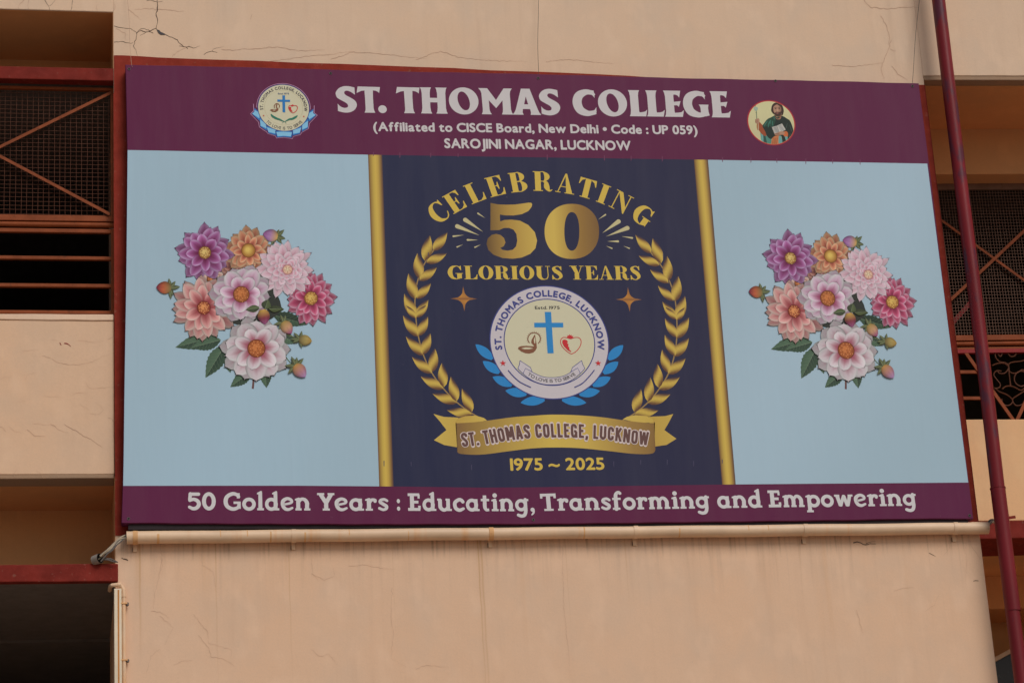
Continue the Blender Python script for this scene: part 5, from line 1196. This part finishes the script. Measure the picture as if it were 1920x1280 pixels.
sub('leaf_print', lambda A: green_leaf(A, (852, 1230), (840, 1060), 48))
sub('leaf_print', lambda A: green_leaf(A, (938, 1100), (850, 1080), 26))
sub('leaf_print', lambda A: green_leaf(A, (1080, 900), (940, 850), 42))
sub('leaf_print', lambda A: green_leaf(A, (1150, 770), (900, 700), 52, pc(56, 76, 56), pc(32, 44, 34)))
sub('leaf_print', lambda A: green_leaf(A, (900, 560), (860, 680), 60, pc(46, 62, 48), pc(28, 40, 30)))
sub('leaf_print', lambda A: green_leaf(A, (980, 660), (830, 650), 50, pc(66, 76, 48), pc(34, 40, 26)))
sub('leaf_print', lambda A: green_leaf(A, (590, 1120), (560, 1000), 30))
sub('stem_print', lambda A: A.stroke([(*uF(950, 830), .006), (*uF(1040, 855), .005), (*uF(1090, 880), .004)], pc(110, 112, 72)))
sub('stem_print', lambda A: A.stroke([(*uF(975, 980), .006), (*uF(1020, 1040), .005), (*uF(1060, 1070), .004)], pc(84, 104, 66)))
sub('foliage_backing_print', lambda A: A.poly([uF(*q) for q in catmull([(560, 330), (700, 330), (820, 420), (900, 500), (960, 640), (900, 720), (760, 780), (600, 760), (480, 700), (430, 560), (480, 420), (560, 330)], 3)], pc(44, 46, 40)))  # flat dark greenish backing printed between the flowers
sub('flower_print', lambda A: flower(A, 455, 440, 95, 9, (pc(140, 80, 60), pc(196, 156, 140), pc(206, 182, 168)), (38, OD, BR, True), seed=8), 'small peach flower, mostly hidden')
sub('flower_print', lambda A: flower(A, 600, 350, 80, 8, (pc(96, 48, 44), pc(150, 96, 84), pc(180, 136, 120)), (10, OD, BR, False), seed=18), 'dusky flower half hidden behind the others')
sub('flower_print', lambda A: flower(A, 720, 232, 160, 11, (pc(140, 44, 40), pc(206, 130, 96), pc(210, 168, 130)), (52, pc(204, 168, 84), pc(150, 100, 44), False), seed=2, layers=((.98, .24, 0), (.84, .22, .5), (.62, .15, .2))), 'orange dahlia with a smooth yellow heart')
sub('flower_print', lambda A: flower(A, 403, 248, 188, 11, (pc(104, 14, 60), pc(148, 78, 128), pc(184, 146, 182)), (46, pc(206, 170, 100), pc(140, 92, 44), True), seed=1, layers=((1.0, .24, 0), (.9, .23, .5), (.64, .19, .2))), 'purple dahlia')
def bud1(A): bud(A, 885, 122, 62, math.pi * .93, (pc(176, 140, 70), pc(150, 108, 150), pc(128, 72, 116)), True, 1)
sub('bud_print', bud1)
sub('flower_print', lambda A: flower(A, 1175, 580, 170, 12, (pc(122, 26, 58), pc(180, 74, 104), pc(204, 150, 166)), (50, pc(196, 160, 82), pc(150, 96, 44), True), seed=6, sq=(.95, 1.06, 0), layers=((1.02, .22, 0), (.9, .22, .5), (.66, .17, .3))), 'crimson pink dahlia')
def dbl(A):
    flower(A, 985, 365, 195, 14, (pc(168, 84, 104), pc(204, 164, 172), pc(208, 184, 186)), (20, pc(206, 180, 150), pc(180, 140, 110), False), seed=3, back=(.86, .95, 1.0), layers=((.98, .20, 0), (.86, .22, .5), (.60, .19, .2)))
    flower(A, 1005, 372, 105, 9, (pc(176, 70, 96), pc(208, 160, 168), pc(212, 188, 190)), (36, pc(204, 186, 150), pc(196, 150, 130), False), seed=13, back=(.95, 1, 1), layers=((.95, .24, 0), (.7, .22, .5), (.52, .2, .2)))
    for k in range(5):
        a = 2 * math.pi * k / 5; A.stroke([(*uF(1005 + 8 * math.cos(a), 372 + 8 * math.sin(a)), .004), (*uF(1005 + 36 * math.cos(a + .5), 372 + 36 * math.sin(a + .5)), .003)], pc(160, 104, 84), False)
sub('flower_print', dbl, 'pale pink double dahlia')
sub('flower_print', lambda A: flower(A, 395, 650, 222, 12, (pc(150, 52, 58), pc(206, 138, 132), pc(208, 176, 162)), (50, pc(206, 130, 76), pc(130, 54, 34), True), seed=5, sq=(1.0, 1.02, .4), layers=((1.02, .21, 0), (.88, .22, .5), (.64, .18, .2))), 'salmon dahlia')
sub('flower_print', lambda A: flower(A, 668, 552, 205, 10, (pc(150, 34, 84), pc(202, 166, 182), pc(208, 198, 200)), (60, OD, pc(140, 78, 38), True), seed=4, sq=(1.03, .97, 0), layers=((.97, .27, 0), (.9, .26, .5), (.66, .21, .2)), blunt=.5), 'white dahlia flushed magenta, in the middle of the bunch')
sub('flower_print', lambda A: flower(A, 778, 945, 240, 10, (pc(160, 50, 76), pc(200, 182, 184), pc(206, 200, 198)), (66, OD, pc(140, 72, 36), True), seed=7, sq=(1.0, .93, 0), layers=((1.0, .27, 0), (.90, .27, .5), (.68, .2, .2)), blunt=.5), 'white dahlia at the foot of the bunch')
sub('bud_print', lambda A: bud(A, 110, 503, 62, math.pi * .98, (pc(110, 100, 56), pc(168, 84, 52), pc(104, 24, 50)), True, 2))
sub('leaf_print', lambda A: green_leaf(A, (700, 665), (800, 650), 26, pc(80, 90, 56), pc(40, 46, 32), False))
sub('leaf_print', lambda A: green_leaf(A, (862, 590), (840, 660), 36, pc(74, 84, 52), pc(40, 46, 32), False))
sub('leaf_print', lambda A: green_leaf(A, (970, 655), (870, 660), 24, pc(70, 78, 44), pc(40, 46, 32), False))
sub('bud_print', lambda A: bud(A, 831, 712, 62, -math.pi * .45, (pc(176, 140, 66), pc(116, 46, 56), pc(130, 70, 104)), False, 3))
sub('bud_print', lambda A: bud(A, 998, 792, 60, -math.pi * .3, (pc(140, 116, 56), pc(176, 132, 100), pc(132, 60, 100)), True, 4))
sub('bud_print', lambda A: bud(A, 1130, 886, 54, -math.pi * .05, (pc(92, 80, 46), pc(152, 132, 76), pc(150, 118, 56)), True, 5))
sub('bud_print', lambda A: bud(A, 1092, 1106, 66, -math.pi * .27, (pc(160, 118, 54), pc(160, 110, 110), pc(150, 116, 152)), True, 6))
dx_ = U(1482, 484.5)[0] - U(383.9, 474)[0]; dz_ = U(1482, 484.5)[1] - U(383.9, 474)[1]
b2 = bq.copy(); COL.objects.link(b2); b2.location = bq.location + Vector((dx_, 0, dz_)); b2['label'] = 'printed bunch of dahlias on the right blue panel'
for ch in list(bq.children):
    c_ = ch.copy(); COL.objects.link(c_); c_.parent = b2
# stitched-through dabs along the upper and lower seams
A = Art(.0003); r_ = random.Random(4)
for yy, x0, x1 in ((288, 700, 1700), (868, 720, 1380), (476, 745, 1300)):
    x = x0
    while x < x1:
        y = (interp(topline, x) - 2) if yy == 288 else (interp(botline, x) - 42 + r_.uniform(-3, 3) if yy == 868 else 476 + (x - 745) * .006)
        if r_.random() < .8 and not (yy == 476 and 830 < x < 1210): A.poly([U(x - .8, y - 3), U(x + .8, y - 3.5), U(x + .7, y + r_.uniform(3, 9)), U(x - .6, y + r_.uniform(3, 8))], pc(62, 58, 78) if yy != 288 else pc(100, 52, 76))
        x += r_.uniform(48, 60)
A.build('eyelet_marks', ban)['kind'] = 'stuff'

for ex, ey in ((242, 130), (1009, 147), (1711, 162), (241, 972), (1000, 974), (1818, 966), (1454, 152), (620, 138)):
    x, z = U(ex, ey); mb = MB(); pr = [Vector((x + .009 * math.cos(a * math.pi / 6), BY - .0015, z + .009 * math.sin(a * math.pi / 6))) for a in range(13)]
    mb.tube(pr, .0022, 6, False).build('eyelet', M['cable_dark'], ban, smooth=True)
    mb = MB(); mb.tube([(x, BY - .0006, z), (x, BY - .0004, z)], .0072, 10).build('eyelet_hole', M['frame_gap_shade'], ban)
# ------------------------------------------------------------------ wires holding the banner
for i, (a, b_, lb_) in enumerate((((236, -30, -.02), (247, 124, -.1), 'thin pale tie wire dropping to the upper left corner of the banner'), ((1008, -30, -.02), (1010, 146, -.1), 'thin dark tie wire hanging to the middle of the banner top edge'), ((1726, -30, -.02), (1710, 160, -.1), 'thin dark tie wire hanging to the upper right corner of the banner'))):
    p0, p1 = P(*a), P(*b_); n_ = 10; pts = []
    for k in range(n_ + 1):
        t = k / n_; q = p0.lerp(p1, t); q.x += .006 * math.sin(t * 5 + i) * (t * (1 - t) * 4); q.y -= .004; pts.append(q)
    pts += [p1 + Vector((.004, -.01, -.01)), p1 + Vector((0, .02, -.02))]
    mb = MB(); mb.tube(pts, .0016 if i else .0012, 6); o = mb.build('tie_wire', M['wire'] if i else M['crack_soft'], smooth=True, origin=p1); tag(o, lb_, 'wire', 'wires the banner hangs from')

# ------------------------------------------------------------------ long horizontal conduit
cond = thing('conduit_pipe', 'long cream plastic conduit pipe with rusty rings under the banner', 'pipe', P(1050, 1000, -.055))
CY = -.056
pa, pb_ = P(237, 1007.5, CY), P(1852, 989, CY)
n_ = 60; pts = [pa.lerp(pb_, i / n_) + Vector((0, .0, .0015 * math.sin(i * .7))) for i in range(n_ + 1)]
MB().tube(pts, .044, 24, cap=False).build('tube', M['pvc'], cond, smooth=True)
MB().tube([q + Vector((0, 0, 0)) for q in pts], .0415, 20, cap=False).build('tube_bore', M['crack'], cond, smooth=True)
for i, (cx_, mt) in enumerate(((252.5, 'rust'), (536, 'pvc'), (897, 'rust'), (1168, 'pvc'), (1493, 'pvc'), (1787, 'pvc'))):
    c_ = pa.lerp(pb_, (cx_ - 237) / 1615.0); cl_ = MB()
    cl_.tube([c_ + Vector((-.016, 0, 0)), c_ + Vector((.016, 0, 0))], .0475, 24).build('clamp', M['pvc'] if mt == 'pvc' else M['rust_soft'], cond, smooth=True)
    MB().box(c_.x - .014, c_.x + .014, -.012, -.002, c_.z - .085, c_.z - .03).build('clamp_tab', M['pvc'], cond, bevel=.002)
    MB().box(c_.x - .016, c_.x - .014, -.014, -.001, c_.z - .085, c_.z - .055).build('clamp_screw', M['crack'], cond)
for cx_, w in ((293, .016), (404, .006), (452, .007), (494, .010), (556, .012), (636, .006), (744, .005), (1070, .01), (1250, .009), (1382, .006), (1420, .006)):
    c_ = pa.lerp(pb_, (cx_ - 237) / 1615.0); MB().tube([c_ + Vector((-w / 2, 0, 0)), c_ + Vector((w / 2, 0, 0))], .0443, 24, cap=False).build('rust_ring', M['rust_soft'], cond, smooth=True)
# cable bundle leaving the left end and the grey stub it runs into
cb = thing('cable_bundle', 'bundle of pale cables bridging from conduit end to grey pipe stub', 'cables', P(210, 1030, -.05))
R5 = random.Random(9)
for k in range(7):
    a0 = P(240 + R5.uniform(-2, 3), 1006 + R5.uniform(-5, 4), CY + R5.uniform(-.02, .02)); a3 = P(186 + R5.uniform(-3, 3), 1046 + R5.uniform(-6, 6), CY + R5.uniform(-.02, .02))
    sag = R5.uniform(-3, 8); m1 = P(226 + R5.uniform(-3, 3), 1012 + sag * .6 + R5.uniform(-4, 3), CY - .02); m2 = P(206 + R5.uniform(-3, 3), 1030 + sag + R5.uniform(-3, 3), CY - .03)
    MB().tube([Vector(q) for q in catmull([tuple(a0), tuple(m1), tuple(m2), tuple(a3)], 6)], .0052, 7).build('cable', M['cable'] if k % 3 else M['cable_dark'], cb, smooth=True)
for k in range(5):
    q = [tuple(P(190 + k * 1.5, 1050 - k * 1.2, CY)), tuple(P(203 + k * 2, 1048 + R5.uniform(-2, 4), CY - .01)), tuple(P(212 + k * 2.3, 1054.5 - R5.uniform(0, 2), CY))]
    MB().tube([Vector(z2) for z2 in catmull(q, 4)], .004, 6).build('cable', M['cable_dark'], cb, smooth=True)
st = thing('pipe_stub', 'short grey pipe stub lying on the red ledge at the lower left', 'pipe', P(180, 1052, CY))
e0, e1 = P(176, 1050, CY + .03), P(188, 1046, CY - .01)
tv = (e1 - e0).normalized()
MB().tube([e0 - tv * .004, e0, e0.lerp(e1, .5), e1], [.022, .031, .033, .034], 20, cap=False).build('tube', M['steel'], st, smooth=True)
MB().tube([e0 - tv * .004, e0 - tv * .0035], [.022, .002], 20).build('end_cap', M['steel'], st, smooth=True)
MB().tube([e0 + tv * .003, e1], [.026, .029], 20, cap=False).build('tube_bore', M['wire'], st, smooth=True)
# cable bundle at the right end
cb2 = thing('cable_bundle', 'twisted bundle of grey cables leaving the right end of the conduit', 'cables', P(1856, 984, CY))
for k in range(8):
    q = [tuple(P(1849 + R5.uniform(-1, 1), 990 + R5.uniform(-7, 4), CY + R5.uniform(-.02, .02))), tuple(P(1856 + R5.uniform(-3, 3), 978 + R5.uniform(-4, 6), CY - .02)), tuple(P(1863 + R5.uniform(-2, 3), 976 + R5.uniform(-3, 3), CY + .05)), tuple(P(1866, 980 + R5.uniform(-2, 2), .35))]
    MB().tube([Vector(z2) for z2 in catmull(q, 5)], .0055, 7).build('cable', M['cable_dark'] if k % 2 else M['cable'], cb2, smooth=True)

# ------------------------------------------------------------------ vertical trunking and thin conduit, lower left
def vline(px, py0, py1, Y, n=14):
    x = P(px, py0, Y).x; z0 = P(px, py0, Y).z; z1 = P(px, py1, Y).z; return x, z0, z1
x, z0, z1 = vline(221.5, 1104, 1400, -.03)
tr = thing('cable_trunking', 'flat cream trunking with an orange rust streak on the lower left wall edge', 'trunking', (x, -.03, 4.0))
MB().box(x - .028, x + .022, -.052, -.001, 4.0, z0).build('trunk_body', M['pvc_v'], tr, bevel=.005)
MB().box(x - .004, x + .006, -.0535, -.0525, 4.0, z0 - .01).build('rust_streak', M['rust'], tr)
x2 = P(232.3, 1180, -.035).x
th_ = thing('thin_conduit', 'thin cream conduit bending into the dark opening beside the trunking', 'pipe', (x2, -.035, 4.0))
ze = P(220, 1096, -.035).z; xl_ = P(210.5, 1096, -.035).x
pth = [(x2, -.035, 4.0), (x2, -.035, ze - .07), (x2 - .002, -.035, ze - .035), (x2 - .012, -.035, ze - .012), (x2 - .035, -.035, ze), (xl_ + .02, -.035, ze), (xl_, -.03, ze), (xl_ - .012, -.0, ze), (xl_ - .014, .1, ze)]
MB().tube(pth, .0135, 14).build('tube', M['pvc'], th_, smooth=True)
for zz in (ze - .03 - .02, ze - .0):
    MB().tube([(x2, -.035, ze - .06), (x2, -.035, ze - .085)], .0165, 14).build('socket', M['pvc'], th_, smooth=True) if zz < ze - .01 else MB().tube([(xl_ + .06, -.035, ze), (xl_ + .035, -.035, ze)], .0165, 14).build('socket', M['pvc'], th_, smooth=True)
for py in (1131, 1237):
    zc_ = P(232, py, -.035).z
    MB().box(x2 - .022, x2 + .024, -.052, -.001, zc_ - .006, zc_ + .004).build('clip', M['rust_soft'], th_, bevel=.002)
    MB().tube([(x2 + .024, -.02, zc_ - .004), (x2 + .024, -.045, zc_ - .004)], .011, 10).build('clip_screw', M['cable_dark'], th_, smooth=True)
# old blackened mortar lump beside the elbow
# ------------------------------------------------------------------ red downpipe
PY = -.20
xp = P(1760, 0, PY).x; xq = P(1911, 1240, PY).x
dp = thing('downpipe', 'tall maroon painted drainpipe running down the right of the facade', 'pipe', ((xp + xq) / 2, PY, 0))
ztop = 14.0; pts = []
for i in range(60):
    z = ztop * i / 59; t = (z - P(1911, 1240, PY).z) / (P(1760, 0, PY).z - P(1911, 1240, PY).z); xx = xq + (xp - xq) * t if -.3 < t < 1.3 else (xq + (xp - xq) * max(-.3, min(1.3, t)))
    pts.append(Vector((xx + .004 * math.sin(z * 1.7), PY + .003 * math.sin(z * 2.3), z)))
MB().tube(pts, .0505, 28).build('pipe_length', M['pipe_red'], dp, smooth=True)
def at_z(z):
    t = z / ztop * 59; i = min(58, int(t)); return pts[i].lerp(pts[i + 1], t - i)
zc_ = P(1872, 915, PY).z; c_ = at_z(zc_)
MB().tube([c_ + Vector((0, 0, -.004)), c_ + Vector((0, 0, .004))], .0565, 28).build('joint_ring', M['pipe_red'], dp, smooth=True)
MB().tube([c_ + Vector((0, 0, -.9)), c_ + Vector((0, 0, -.004))], .0535, 28).build('socket', M['pipe_red'], dp, smooth=True)
zs = P(1895, 970, PY).z; c_ = at_z(zs)
br = MB(); br.bar(c_ + Vector((.04, .01, 0)), c_ + Vector((.115, .02, .012)), .020, .006); br.bar(c_ + Vector((.055, .01, .02)), c_ + Vector((.035, .01, .13)), .02, .006)
br.bar(c_ + Vector((.045, 0, -.005)), c_ + Vector((.04, .19, -.005)), .03, .008, Vector((0, 0, 1))).build('bracket', M['red_band'], dp)
for zz in (12.2, 3.2, 1.0):
    c_ = at_z(zz); MB().tube([c_ + Vector((0, 0, -.02)), c_ + Vector((0, 0, .02))], .056, 24).build('joint_ring', M['pipe_red'], dp, smooth=True)
    MB().box(c_.x - .015, c_.x + .015, PY + .05, -.001 + .0, zz - .015, zz + .015).build('bracket', M['red_band'], dp)
